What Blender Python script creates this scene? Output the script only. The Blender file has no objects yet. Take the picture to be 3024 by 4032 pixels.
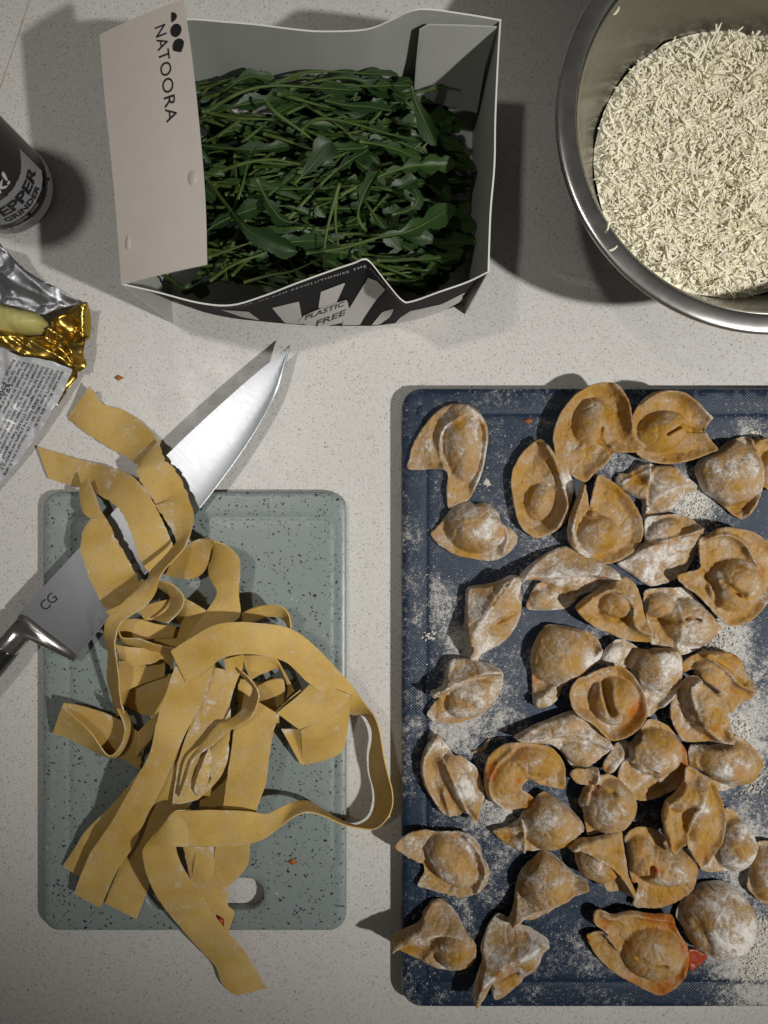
import bpy, math, random
import numpy as np
from mathutils import Vector, noise
from mathutils.geometry import delaunay_2d_cdt

# ------------------------------------------------------------------ camera, world, lamps, exposure
SC = bpy.context.scene
COL = SC.collection
CAM_H = 0.5                       # camera height over the worktop (m)
K = 0.00016458                    # metres on the worktop for one photograph pixel
cam = bpy.data.cameras.new('camera'); cam.sensor_fit = 'VERTICAL'; cam.sensor_height = 24.0
cam.lens = 24.0 / (4032 * K) * CAM_H
cam.clip_start = 0.01; cam.clip_end = 20
cam_o = bpy.data.objects.new('camera', cam); COL.objects.link(cam_o)
cam_o.location = (0, 0, CAM_H); SC.camera = cam_o

W = bpy.data.worlds.new('World'); SC.world = W; W.use_nodes = True
W.node_tree.nodes['Background'].inputs[0].default_value = (1.0, 0.93, 0.84, 1)
W.node_tree.nodes['Background'].inputs[1].default_value = 0.07

def spot(name, loc, target, power, size_deg, color, radius, blend=1.0):
    l = bpy.data.lights.new(name, 'SPOT'); l.energy = power; l.spot_size = math.radians(size_deg)
    l.spot_blend = blend; l.color = color; l.shadow_soft_size = radius
    o = bpy.data.objects.new(name, l); COL.objects.link(o); o.location = loc
    d = Vector(target) - Vector(loc); o.rotation_euler = d.to_track_quat('-Z', 'Y').to_euler()
    return o
spot('ceiling_downlight', (0.62, -0.24, 0.88), (0.12, 0.04, 0), 44, 58, (1.0, 0.975, 0.935), 0.018)
spot('ceiling_downlight', (-0.42, 0.25, 1.5), (-0.17, 0.12, 0), 23, 32, (1.0, 0.955, 0.90), 0.045)

SC.view_settings.view_transform = 'Standard'; SC.view_settings.look = 'None'
SC.view_settings.exposure = -0.15; SC.view_settings.gamma = 1.0
SC.view_settings.use_curve_mapping = False
rng = random.Random(7)

# ------------------------------------------------------------------ helpers
CROPS = {  # windows of the photograph: x offset, y offset, photograph pixels per unit
 'A': (1500,1450,.4822), 'B': (2224,1450,.4822), 'C': (1500,2150,.4822), 'E': (2224,2150,.4822),
 'F': (1500,2800,.4822), 'G': (2224,2800,.4822), 'H': (1500,3350,.4822), 'I': (2224,3350,.4822),
 'D': (0,0,1.8228), 'P4': (0,900,.7233), 'P5': (0,1800,.6028), 'P6': (600,1900,.6028),
 'P7': (100,2700,.6028), 'P8': (800,2800,.6028), 'Q': (700,0,.8439), 'Q1': (0,0,.6076)}
def P(crop, x, y, zmm=0.0):
    """real-world point (m) at height zmm (mm) for a place seen in the photograph"""
    ox, oy, s = CROPS[crop]; f = (CAM_H - zmm*.001)/CAM_H
    return Vector(((ox+s*x-1512)*K*f, (2016-oy-s*y)*K*f, zmm*.001))

def tag(o, label=None, cat=None, group=None, kind=None):
    if label: o['label'] = label
    if cat: o['category'] = cat
    if group: o['group'] = group
    if kind: o['kind'] = kind
    return o
def empty(name, loc=(0,0,0)):
    o = bpy.data.objects.new(name, None); COL.objects.link(o); o.location = loc; o.empty_display_size = .01
    return o
def link(name, me, parent=None, loc=None, smooth=True):
    o = bpy.data.objects.new(name, me); COL.objects.link(o)
    if parent: o.parent = parent
    if loc is not None: o.location = loc
    if smooth: me.polygons.foreach_set('use_smooth', [True]*len(me.polygons))
    return o
def mesh(name, v, f, mats=(), mi=None):
    me = bpy.data.meshes.new(name); me.from_pydata([tuple(a) for a in v], [], f)
    for m in (mats if isinstance(mats, (list, tuple)) else [mats]): me.materials.append(m)
    if mi is not None: me.polygons.foreach_set('material_index', mi)
    me.update(); return me
def recenter(o, loc):
    """move the origin of a parentless mesh object made in world coordinates"""
    loc = Vector(loc); o.data.transform(__import__('mathutils').Matrix.Translation(-loc)); o.location = loc
    return o
def sharp(me, deg=35):
    try: me.set_sharp_from_angle(angle=math.radians(deg))
    except Exception: pass

def catmull(pts, closed, sub):
    pts = np.array(pts, float); n = len(pts); out = []
    rngi = range(n) if closed else range(n-1)
    for i in rngi:
        if closed: p0,p1,p2,p3 = pts[(i-1)%n],pts[i],pts[(i+1)%n],pts[(i+2)%n]
        else: p0,p1,p2,p3 = pts[max(i-1,0)],pts[i],pts[i+1],pts[min(i+2,n-1)]
        for k in range(sub):
            t = k/sub
            out.append(.5*((2*p1)+(-p0+p2)*t+(2*p0-5*p1+4*p2-p3)*t*t+(-p0+3*p1-3*p2+p3)*t**3))
    if not closed: out.append(pts[-1])
    return np.array(out)
def resample(poly, step, closed=True):
    p = np.vstack([poly, poly[:1]]) if closed else poly
    seg = np.linalg.norm(np.diff(p[:, :2], axis=0), axis=1); cum = np.r_[0, np.cumsum(seg)]
    n = max(8, int(cum[-1]/step)); t = np.linspace(0, cum[-1], n, endpoint=not closed)
    return np.stack([np.interp(t, cum, p[:, j]) for j in range(p.shape[1])], 1)
def seg_dist(pts, poly, closed=False):
    """distance, signed side (+ right of travel on the picture) of pts to a polyline"""
    a = poly if closed else poly[:-1]; b = np.roll(poly, -1, 0) if closed else poly[1:]
    best = np.full(len(pts), 1e9); side = np.ones(len(pts))
    for i in range(len(a)):
        d = b[i]-a[i]; L2 = max(d@d, 1e-9)
        t = np.clip(((pts-a[i])@d)/L2, 0, 1); q = a[i]+t[:, None]*d; v = pts-q
        dd = np.sqrt((v**2).sum(1)); m = dd < best
        cr = d[0]*(pts[:, 1]-a[i][1])-d[1]*(pts[:, 0]-a[i][0])
        best[m] = dd[m]; side[m] = np.sign(cr[m])
    return best, side
def inside(pts, poly):
    x, y = pts[:, 0], pts[:, 1]; c = np.zeros(len(pts), bool); n = len(poly); j = n-1
    for i in range(n):
        xi, yi, xj, yj = poly[i][0], poly[i][1], poly[j][0], poly[j][1]
        if yi != yj:
            c ^= ((yi > y) != (yj > y)) & (x < (xj-xi)*(y-yi)/(yj-yi)+xi)
        j = i
    return c
def sstep(x): x = np.clip(x, 0, 1); return x*x*(3-2*x)

def sheet(crop, outline, ze=2.0, t=2.0, cup=None, feats=(), z0=0.0, spacing=11.0, rnd=10.0, seed=0,
          smooth=True, holes=(), wob=.5, wscale=.012, zref=None, flatbottom=False, crinkle=None, fadeout=1.6, ragged=0.0):
    """a closed piece of dough, foil or board: outline and relief in crop units, heights in mm.
       returns verts (m, local), faces, attrs, location"""
    r = np.random.RandomState(seed+11)
    ox, oy, s = CROPS[crop]
    o3 = np.array([(p[0], p[1], p[2] if len(p) > 2 else ze) for p in outline], float)
    o3 = resample(catmull(o3, True, 6) if smooth else o3, spacing*.8)
    if ragged: 
        for i in range(len(o3)):
            o3[i, :2] += ragged*np.array(noise.noise_vector(Vector((o3[i,0]*.03+seed, o3[i,1]*.03, 1))))[:2]
    poly = o3[:, :2].copy()
    area = .5*np.sum(poly[:,0]*np.roll(poly[:,1],-1)-np.roll(poly[:,0],-1)*poly[:,1])
    hl = [resample(np.array(h, float), spacing*.8) for h in holes]
    loops = [poly]+hl
    cand = []
    for li, lp in enumerate(loops):
        a = .5*np.sum(lp[:,0]*np.roll(lp[:,1],-1)-np.roll(lp[:,0],-1)*lp[:,1])
        tg = np.roll(lp, -1, 0)-np.roll(lp, 1, 0); tg /= (np.linalg.norm(tg, axis=1)[:, None]+1e-9)
        nrm = np.stack([-tg[:,1], tg[:,0]], 1)*(1 if a > 0 else -1)*(1 if li == 0 else -1)
        for fr in (.12, .4, 1.0):
            cand.append((lp+nrm*rnd*fr, rnd*fr*.85))
    mn, mx = poly.min(0), poly.max(0)
    gx, gy = np.meshgrid(np.arange(mn[0], mx[0], spacing), np.arange(mn[1], mx[1], spacing*.87))
    gx = gx+(np.arange(gx.shape[0])%2)[:, None]*spacing*.5
    g = np.stack([gx.ravel(), gy.ravel()], 1); g += r.uniform(-.18, .18, g.shape)*spacing
    cand.append((g, rnd*1.0+spacing*.45))
    for f in feats:
        if f[0] in ('S', 'R') and len(f) > 5 and f[-1] == 'fine':
            pl = np.array(f[1], float); pl = resample(pl, spacing*.8, False)
            tg = np.gradient(pl, axis=0); tg /= (np.linalg.norm(tg, axis=1)[:, None]+1e-9); nn = np.stack([-tg[:,1], tg[:,0]], 1)
            for q in (-1.6,-1,-.6,-.3,0,.3,.6,1,1.6): cand.append((pl+nn*q*f[3], rnd))
    def dist_all(q):
        d = seg_dist(q, poly, True)[0]
        for h in hl: d = np.minimum(d, seg_dist(q, h, True)[0])
        return d
    ins = []
    for q, dm in cand:
        k = inside(q, poly)
        for h in hl: k &= ~inside(q, h)
        q = q[k]
        if len(q): q = q[dist_all(q) >= dm]
        ins.append(q)
    ins = np.vstack(ins)
    allp = np.vstack(loops+[ins])
    edges = []; base = 0
    for lp in loops:
        n = len(lp); edges += [(base+i, base+(i+1)%n) for i in range(n)]; base += n
    res = delaunay_2d_cdt([Vector((float(a), float(b))) for a, b in allp], edges, [], 0, 1e-4)
    vv = np.array([(v.x, v.y) for v in res[0]]); ff = np.array([f for f in res[2] if len(f) == 3])
    cen = vv[ff].mean(1); k = inside(cen, poly)
    for h in hl: k &= ~inside(cen, h)
    ff = ff[k]
    e1 = vv[ff[:,1]]-vv[ff[:,0]]; e2 = vv[ff[:,2]]-vv[ff[:,0]]
    flip = (e1[:,0]*e2[:,1]-e1[:,1]*e2[:,0]) > 0        # y runs down: make it counter-clockwise in the world
    ff[flip] = ff[flip][:, ::-1]
    d = dist_all(vv); d[d < 1e-3] = 0
    sub = o3[::2]
    w = 1/(((vv[:, None, :]-sub[None, :, :2])**2).sum(2)+4.0)**1.6
    m = (w*sub[:, 2]).sum(1)/w.sum(1)
    if cup: m = m-cup[0]*sstep(d/cup[1])
    for f in feats:
        if f[0] == 'M':
            ca, sa = math.cos(math.radians(f[5])), math.sin(math.radians(f[5])); q = vv-np.array(f[1:3])
            rr = ((q@np.array([ca,sa]))/f[3])**2+((q@np.array([-sa,ca]))/f[4])**2
            m = m+f[6]*np.clip(1-rr, 0, 1)**1.5
    add = np.zeros(len(vv)); sauce = np.zeros(len(vv)); fl = np.zeros(len(vv))
    for f in feats:
        if f[0] == 'D':
            ca, sa = math.cos(math.radians(f[5])), math.sin(math.radians(f[5])); q = vv-np.array(f[1:3])
            rr = ((q@np.array([ca,sa]))/f[3])**2+((q@np.array([-sa,ca]))/f[4])**2
            pw = f[7] if len(f) > 7 else .85
            add = np.maximum(add, f[6]*np.clip(1-rr, 0, 1)**pw)+.25*np.minimum(add, f[6]*np.clip(1-rr, 0, 1)**pw)
    for f in feats:
        if f[0] == 'R':
            pl = resample(catmull(np.array(f[1], float), False, 5), 12, False)
            dd, sd = seg_dist(vv, pl); ww = np.where(sd > 0, f[4], f[3])
            rv = f[2]*np.exp(-(dd/ww)**1.25); add = np.maximum(add, rv)+.35*np.minimum(add, rv)
            fl += .25*np.exp(-(dd/14.0)**2)
        elif f[0] == 'S':
            pl = np.array(f[1], float); pl = resample(catmull(pl, False, 5), 8, False) if len(pl) > 2 else resample(pl, 8, False)
            dd, sd = seg_dist(vv, pl); add = add-f[2]*np.exp(-(dd/f[3])**2); fl -= .35*np.exp(-(dd/(f[3]*1.3))**2)
        elif f[0] == 'O':
            sauce += f[4]*np.exp(-(((vv-np.array(f[1:3]))**2).sum(1)/f[3]**2))
        elif f[0] == 'F':
            fl += f[4]*np.exp(-(((vv-np.array(f[1:3]))**2).sum(1)/f[3]**2))
    fl += .22*np.exp(-(d/(rnd*.7))**2)
    e = np.sqrt(np.clip(1-(1-np.clip(d/rnd, 0, 1))**2, 0, 1))
    add = add*sstep(d/(rnd*fadeout))
    if wob:
        nz = np.array([noise.noise(Vector((a*wscale+seed*3.1, b*wscale, 0.3)))+.5*noise.noise(Vector((a*wscale*2.7, b*wscale*2.7+seed, 2.3))) for a, b in vv])
        cr = np.array([abs(noise.noise(Vector((a*wscale*.8+9.1*seed, b*wscale*.8, 6.6)))) for a, b in vv])
        m = m+wob*nz-wob*.9*np.exp(-(cr/.07)**2)*sstep(d/(rnd*4))*(0 if crinkle else 1)
    if crinkle:
        amp, cell = crinkle; area_n = int(((mx-mn)[0]/cell+2)*((mx-mn)[1]/cell+2))
        cp = r.uniform(mn-cell, mx+cell, (area_n, 2)); ch = r.uniform(-1, 1, area_n); cs = r.uniform(-1, 1, (area_n, 2))/cell
        dm = ((vv[:, None]-cp[None])**2).sum(2); i1 = dm.argmin(1)
        o2 = np.argsort(dm, 1)[:, :3]
        val = np.zeros(len(vv)); ws = np.zeros(len(vv))
        for j in range(3):
            ii = o2[:, j]; wj = 1/(dm[np.arange(len(vv)), ii]**1.5+1)
            val += wj*(ch[ii]+((vv-cp[ii])*cs[ii]).sum(1)*1.3); ws += wj
        m = m+amp*val/ws
    top = m+t*.5*e+add; bot = m-t*.5*e
    if flatbottom: bot = np.where(d > 1e-6, np.minimum(bot, ze-t*.5*e), bot)
    zr = zref if zref is not None else 12+z0+ze
    c = (mn+mx)/2; loc = P(crop, c[0], c[1], zr); loc.z = 0
    kk = s*K*(CAM_H-zr*.001)/CAM_H
    X = (vv[:,0]-c[0])*kk; Y = -(vv[:,1]-c[1])*kk
    n = len(vv); onedge = d <= 1e-6
    bi = np.arange(n)+n; bi[onedge] = np.arange(n)[onedge]
    V = np.vstack([np.stack([X, Y, top*.001], 1), np.stack([X, Y, bot*.001], 1)])
    F = ff.tolist()+[[int(bi[a]), int(bi[c_]), int(bi[b])] for a, b, c_ in ff]
    used = np.zeros(2*n, bool); used[:n] = True; used[bi[~onedge]] = True
    remap = np.cumsum(used)-1
    V = V[used]; F = [[int(remap[i]) for i in f] for f in F]
    at = {'sauce': np.r_[sauce, sauce*0][used], 'fl': np.r_[fl, fl][used]}
    return V, F, at, loc, len(ff)
def sheet_obj(name, mats, parent=None, base=12.0, **kw):
    V, F, at, loc, nt = sheet(**kw)
    me = mesh(name, V, F, mats)
    for k_, a in at.items():
        me.attributes.new(k_, 'FLOAT', 'POINT').data.foreach_set('value', a.astype(np.float32))
    loc.z = (base+kw.get('z0', 0))*.001
    return link(name, me, parent, loc)

def ribbon_geo(stations, th=1.3, sub=7, cross=6, seed=0, rag=0.0, bow=0.0):
    """stations: (crop, xl, yl, zl, xr, yr, zr); a strip of dough with two ragged long edges"""
    L = np.array([P(s[0], s[1], s[2], s[3]) for s in stations]); R = np.array([P(s[0], s[4], s[5], s[6]) for s in stations])
    L = catmull(L, False, sub); R = catmull(R, False, sub); n = len(L); G = np.zeros((n, cross+1, 3))
    for i in range(n):
        wv = np.linalg.norm(R[i]-L[i])
        a = rag*noise.noise(Vector((i*.55, seed*7.7, 0)))+rag*.6*noise.noise(Vector((i*1.7, seed*3.7, 5)))
        b = rag*noise.noise(Vector((i*.55, seed*7.7, 9)))+rag*.6*noise.noise(Vector((i*1.7, seed*3.7, 15)))
        for j in range(cross+1):
            u = j/cross; uu = u*(1+b)+(1-u)*a
            G[i, j] = L[i]+(R[i]-L[i])*uu
            G[i, j, 2] += bow*wv*4*u*(1-u)+.0011*noise.noise(Vector((G[i,j,0]*38, G[i,j,1]*38, seed)))+.0003*noise.noise(Vector((G[i,j,0]*130, G[i,j,1]*130, seed)))
    du = np.gradient(G, axis=0); dv = np.gradient(G, axis=1); N = np.cross(du, dv)
    ln = np.linalg.norm(N, axis=2, keepdims=True); N = N/np.maximum(ln, 1e-12)
    for _ in range(2):
        Np = np.pad(N, ((1,1),(0,0),(0,0)), 'edge'); N = (Np[:-2]+Np[1:-1]*2+Np[2:])/4
    h = th*.0005
    V = []; m = cross+1
    edgef = np.ones(m); edgef[0] = edgef[-1] = .55
    A = G+N*h*edgef[None,:,None]; B = G-N*h*edgef[None,:,None]
    V = np.vstack([A.reshape(-1,3), B.reshape(-1,3)]); o = n*m; F = []
    for i in range(n-1):
        for j in range(cross):
            a=i*m+j; F.append([a, a+1, a+m+1, a+m]); F.append([o+a, o+a+m, o+a+m+1, o+a+1])
        a=i*m; F.append([a, a+m, o+a+m, o+a]); a=i*m+cross; F.append([a, o+a, o+a+m, a+m])
    for j in range(cross):
        a=j; F.append([a, o+a, o+a+1, a+1]); a=(n-1)*m+j; F.append([a, a+1, o+a+1, o+a])
    edge = np.zeros((n, m)); edge[:, 0] = edge[:, -1] = .22; edge[0] = edge[-1] = .22
    ribbon_geo.edge = np.r_[edge.ravel(), edge.ravel()]
    return V, F
def lathe(profile, seg=64, close=False):
    V = []; F = []; n = len(profile)
    for k in range(seg):
        a = 2*math.pi*k/seg
        for r_, z in profile: V.append((r_*math.cos(a), r_*math.sin(a), z))
    for k in range(seg):
        k2 = (k+1)%seg
        for i in range(n-1): F.append([k*n+i, k2*n+i, k2*n+i+1, k*n+i+1])
    return V, F
def text_geo(s, size, align='LEFT', spacing=1.0, offset=0.0, shear=0.0):
    c = bpy.data.curves.new('text', 'FONT'); c.body = s; c.size = size; c.align_x = align; c.space_character = spacing
    c.fill_mode = 'FRONT'; c.resolution_u = 3; c.offset = offset; c.shear = shear
    o = bpy.data.objects.new('text', c); COL.objects.link(o); bpy.context.view_layer.update()
    me = bpy.data.meshes.new_from_object(o.evaluated_get(bpy.context.evaluated_depsgraph_get()))
    V = [tuple(v.co) for v in me.vertices]; F = [list(p.vertices) for p in me.polygons]
    bpy.data.objects.remove(o); bpy.data.meshes.remove(me); bpy.data.curves.remove(c)
    return V, F

def ray_onto(objs):
    """print follows the surface it lies on: returns a function giving the visible point of these objects for a place in the photograph"""
    from mathutils.bvhtree import BVHTree
    bpy.context.view_layer.update(); V = []; F = []
    for o in objs:
        b0 = len(V); V += [o.matrix_world @ v.co for v in o.data.vertices]; F += [[i+b0 for i in p.vertices] for p in o.data.polygons]
    t = BVHTree.FromPolygons(V, F); eye = Vector((0,0,CAM_H))
    def f(crop, x, y, zdef=10.0, lift=.0003):
        g = P(crop, x, y, 0); h, nn, _, _ = t.ray_cast(eye, (g-eye).normalized())
        return h+Vector((0,0,lift)) if h else P(crop, x, y, zdef)
    return f
# ------------------------------------------------------------------ materials
class NT:
    def __init__(s, name):
        s.m = bpy.data.materials.new(name); s.m.use_nodes = True; s.t = s.m.node_tree; s.b = s.t.nodes['Principled BSDF']
        s.x = s.n('ShaderNodeTexCoord').outputs['Object']
    def n(s, ty, **kw):
        o = s.t.nodes.new(ty)
        for k, v in kw.items(): setattr(o, k, v)
        return o
    def set(s, **kw):
        for k, v in kw.items():
            i = s.b.inputs[k.replace('_', ' ')]
            if isinstance(v, bpy.types.NodeSocket): s.t.links.new(v, i)
            else: i.default_value = v
        return s
    def put(s, sock, v):
        if isinstance(v, bpy.types.NodeSocket): s.t.links.new(v, sock)
        else: sock.default_value = v
    def noise(s, scale, detail=3, rough=.55, vec=None, dist=0):
        o = s.n('ShaderNodeTexNoise'); s.put(o.inputs['Scale'], scale); o.inputs['Detail'].default_value = detail
        o.inputs['Roughness'].default_value = rough; o.inputs['Distortion'].default_value = dist
        s.t.links.new(vec or s.x, o.inputs['Vector']); return o.outputs['Fac']
    def vor(s, scale, feature='F1', vec=None, rand=1.0):
        o = s.n('ShaderNodeTexVoronoi', feature=feature); o.inputs['Scale'].default_value = scale; o.inputs['Randomness'].default_value = rand
        s.t.links.new(vec or s.x, o.inputs['Vector']); return o.outputs
    def ramp(s, f, stops, interp='LINEAR'):
        o = s.n('ShaderNodeValToRGB'); o.color_ramp.interpolation = interp
        els = o.color_ramp.elements
        while len(els) < len(stops): els.new(.5)
        for e, (p, c) in zip(els, stops):
            e.position = p; e.color = (c, c, c, 1) if isinstance(c, (int, float)) else (*c, 1)
        s.put(o.inputs[0], f); return o.outputs[0]
    def math(s, op, a, b=0.0, c=None):
        o = s.n('ShaderNodeMath', operation=op); s.put(o.inputs[0], a); s.put(o.inputs[1], b)
        if c is not None: s.put(o.inputs[2], c)
        return o.outputs[0]
    def mix(s, f, a, b, mode='MIX'):
        o = s.n('ShaderNodeMix', data_type='RGBA', blend_type=mode); s.put(o.inputs[0], f)
        for i, v in ((6, a), (7, b)):
            if isinstance(v, bpy.types.NodeSocket): s.t.links.new(v, o.inputs[i])
            else: o.inputs[i].default_value = (*v, 1)
        return o.outputs[2]
    def bump(s, h, strength=.3, dist=.001):
        o = s.n('ShaderNodeBump'); o.inputs['Strength'].default_value = strength; o.inputs['Distance'].default_value = dist
        s.t.links.new(h, o.inputs['Height']); s.t.links.new(o.outputs[0], s.b.inputs['Normal']); return o
    def attr(s, name, ty='GEOMETRY'):
        o = s.n('ShaderNodeAttribute', attribute_type=ty, attribute_name=name); return o.outputs['Fac']
    def stretch(s, sc, rot=0):
        o = s.n('ShaderNodeMapping'); o.inputs['Scale'].default_value = sc; o.inputs['Rotation'].default_value = (0,0,rot)
        s.t.links.new(s.x, o.inputs[0]); return o.outputs[0]

def m_counter():
    t = NT('quartz'); rot = t.stretch((1, 1, 1))
    big = t.noise(9, 3); base = t.ramp(big, [(.3, (.60,.59,.565)), (.7, (.63,.62,.595))])
    grain = t.noise(900, 2); base = t.mix(t.math('MULTIPLY', grain, .35), base, (.52,.51,.49))
    # distorted coordinates give short ragged chips
    nz = t.n('ShaderNodeTexNoise'); nz.inputs['Scale'].default_value = 420; t.t.links.new(t.x, nz.inputs['Vector'])
    mv = t.n('ShaderNodeMix', data_type='VECTOR'); mv.inputs[0].default_value = .0022
    t.t.links.new(t.x, mv.inputs[4]); t.t.links.new(nz.outputs['Color'], mv.inputs[5]); vec = mv.outputs[1]
    for sc, lim, thr, colr, amt in ((620, .36, .25, (.41,.395,.365), .60), (430, .28, .45, (.30,.285,.25), .60), (760, .34, .35, (.44,.425,.40), .55), (380, .22, .92, (.12,.115,.10), .7), (340, .22, .78, (.31,.235,.15), .7), (500, .26, .75, (.70,.69,.67), .6)):
        v = t.vor(sc, vec=vec); dd = t.ramp(v['Distance'], [(lim*.75, 1.0), (lim, 0.0)])
        sep = t.n('ShaderNodeSeparateColor'); t.t.links.new(v['Color'], sep.inputs[0])
        pick = t.math('GREATER_THAN', sep.outputs[0], thr); f = t.math('MULTIPLY', t.math('MULTIPLY', dd, pick), amt)
        base = t.mix(f, base, colr)
    t.set(Base_Color=base, Roughness=t.ramp(t.noise(60), [(.3, .30), (.7, .42)]), Specular_IOR_Level=.4); return t.m
def m_plain(name, col, rough=.5, metal=0.0, var=.12, scale=80, bump=0, bscale=600, **kw):
    t = NT(name); c2 = tuple(c*(1-var) for c in col)
    t.set(Base_Color=t.mix(t.noise(scale), col, c2), Roughness=rough, Metallic=metal)
    if bump: t.bump(t.noise(bscale, 4), bump)
    t.set(**kw); return t.m
def m_dough(name, base_lo, base_hi, scale=1.0, damt=.66, gain=1.05, bst=.6):
    """egg dough with flour dust; object property 'flour' sets how much, 'sauce' and 'fl' come with the mesh"""
    t = NT(name)
    geo = t.n('ShaderNodeObjectInfo'); rnd = geo.outputs['Random']
    add = t.n('ShaderNodeVectorMath', operation='ADD'); cmb = t.n('ShaderNodeCombineXYZ'); t.t.links.new(rnd, cmb.inputs[2]); t.t.links.new(t.x, add.inputs[0]); t.t.links.new(cmb.outputs[0], add.inputs[1]); v = add.outputs[0]
    col = t.mix(t.ramp(t.noise(70*scale, 3, vec=v), [(.3, 0.0), (.7, 1.0)]), base_lo, base_hi)
    col = t.mix(t.math('MULTIPLY', t.ramp(t.noise(900, 2, vec=v), [(.55, 0.0), (.7, 1.0)]), .35), col, tuple(c*.72 for c in base_lo))
    sa = t.math('MINIMUM', t.math('MULTIPLY', t.attr('sauce'), t.math('ADD', .45, t.noise(260, 3, vec=v))), .95)
    col = t.mix(sa, col, (.42,.11,.012))
    flour = t.attr('flour', 'OBJECT')
    n1 = t.noise(75, 4, .6, vec=v, dist=.6); n2 = t.ramp(t.noise(480, 3, .65, vec=v), [(.36,0.0),(.64,1.0)]); n3 = t.ramp(t.noise(1700, 2, .6, vec=v), [(.36,0.0),(.64,1.0)])
    f = t.math('ADD', t.math('MULTIPLY', t.math('SUBTRACT', n1, .25), 2.45), t.math('MULTIPLY', n2, .34))
    f = t.math('ADD', f, t.math('MULTIPLY', n3, .34)); f = t.math('ADD', f, flour); f = t.math('ADD', f, t.attr('fl'))
    f = t.math('SUBTRACT', f, t.math('MULTIPLY', sa, .5))
    dust = t.ramp(t.math('MULTIPLY', t.math('SUBTRACT', f, .70), gain), [(0.0, 0.0), (1.0, damt)])
    col = t.mix(dust, col, (.485,.42,.355))
    clump = t.ramp(t.math('SUBTRACT', f, 1.30), [(.05, 0.0), (.50, .90)])
    col = t.mix(clump, col, (.76,.73,.68))
    h = t.math('ADD', t.math('MULTIPLY', n2, .5), t.math('MULTIPLY', n3, .35)); h = t.math('ADD', h, t.math('MULTIPLY', clump, .6))
    t.bump(h, bst, .0008)
    t.set(Base_Color=col, Roughness=t.math('ADD', .55, t.math('MULTIPLY', dust, .4)), Subsurface_Weight=.14, Subsurface_Radius=(.004,.002,.001), Subsurface_Scale=.5, Specular_IOR_Level=.25); return t.m
def m_blue():
    t = NT('blue_plastic')
    col = t.mix(t.noise(25), (.009,.021,.044), (.013,.027,.054))
    sep = t.n('ShaderNodeSeparateXYZ'); t.t.links.new(t.x, sep.inputs[0])
    f0 = 2*math.pi/.00185
    wv = t.math('MULTIPLY', t.math('SINE', t.math('MULTIPLY', sep.outputs[0], f0)), t.math('SINE', t.math('MULTIPLY', sep.outputs[1], f0)))
    field = t.attr('fl')
    d1 = t.noise(34, 5, .62, dist=.6); d2 = t.ramp(t.noise(420, 3, .7), [(.36,0.0),(.64,1.0)]); d3 = t.ramp(t.noise(1500, 2, .7), [(.36,0.0),(.64,1.0)])
    dens = t.math('ADD', t.math('MULTIPLY', d1, 1.25), t.math('MULTIPLY', d2, .34)); dens = t.math('ADD', dens, t.math('MULTIPLY', d3, .30)); dens = t.math('ADD', dens, field)
    dens = t.math('ADD', dens, t.math('MULTIPLY', t.math('ABSOLUTE', wv), .05))
    dust = t.ramp(t.math('SUBTRACT', dens, 1.06), [(0.0, 0.0), (.16, .14), (.30, .62), (.6, .92)])
    col = t.mix(dust, col, (.62,.60,.56))
    h = t.math('ADD', t.math('MULTIPLY', wv, .5), t.math('MULTIPLY', d2, .4)); h = t.math('ADD', h, t.math('MULTIPLY', dust, .5))
    t.bump(h, .35, .0006)
    t.set(Base_Color=col, Roughness=t.math('ADD', .34, t.math('MULTIPLY', dust, .4)), Specular_IOR_Level=.3); return t.m
def m_green():
    t = NT('speckled_green_plastic')
    base = t.mix(t.noise(14), (.222,.260,.253), (.250,.290,.281)); base = t.mix(t.math('MULTIPLY', t.noise(700, 2), .25), base, (.17,.22,.21))
    nz = t.n('ShaderNodeTexNoise'); nz.inputs['Scale'].default_value = 300; t.t.links.new(t.x, nz.inputs['Vector'])
    mv = t.n('ShaderNodeMix', data_type='VECTOR'); mv.inputs[0].default_value = .0045; t.t.links.new(t.x, mv.inputs[4]); t.t.links.new(nz.outputs['Color'], mv.inputs[5]); vec = mv.outputs[1]
    for sc, lim, thr, c, a in ((300, .28, .70, (.16,.20,.20), .6), (300, .24, .66, (.012,.014,.015), 1.0), (400, .26, .66, (.02,.022,.022), .95), (480, .24, .70, (.03,.034,.034), .9), (300, .20, .84, (.50,.56,.54), .7)):
        v = t.vor(sc, vec=vec); dd = t.ramp(v['Distance'], [(lim*.85, 1.0), (lim, 0.0)])
        s = t.n('ShaderNodeSeparateColor'); t.t.links.new(v['Color'], s.inputs[0])
        pick = t.math('GREATER_THAN', s.outputs[0 if c[0] < .1 else 1], thr)
        base = t.mix(t.math('MULTIPLY', t.math('MULTIPLY', dd, pick), a), base, c)
    t.bump(t.noise(500, 3), .06, .0005)
    t.set(Base_Color=base, Roughness=.38, Specular_IOR_Level=.5, Subsurface_Weight=.12, Subsurface_Radius=(.004,.006,.006), Subsurface_Scale=.6); return t.m
def m_steel(name, rough, brush=None, rot=0, col=(.60,.59,.57), bstr=.05, var=.08):
    t = NT(name)
    if brush:
        v = t.stretch(brush, rot); n = t.noise(1, 3, .6, vec=v)
        t.set(Roughness=t.ramp(n, [(.25, rough*.9), (.75, rough*1.12)])); t.bump(n, bstr, .0004)
    else: t.set(Roughness=t.ramp(t.noise(35, 4), [(.3, rough*.8), (.7, rough*1.3)]))
    t.set(Base_Color=t.mix(t.noise(20, 4), col, tuple(c*(1-var*2) for c in col)), Metallic=1.0); return t.m
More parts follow.
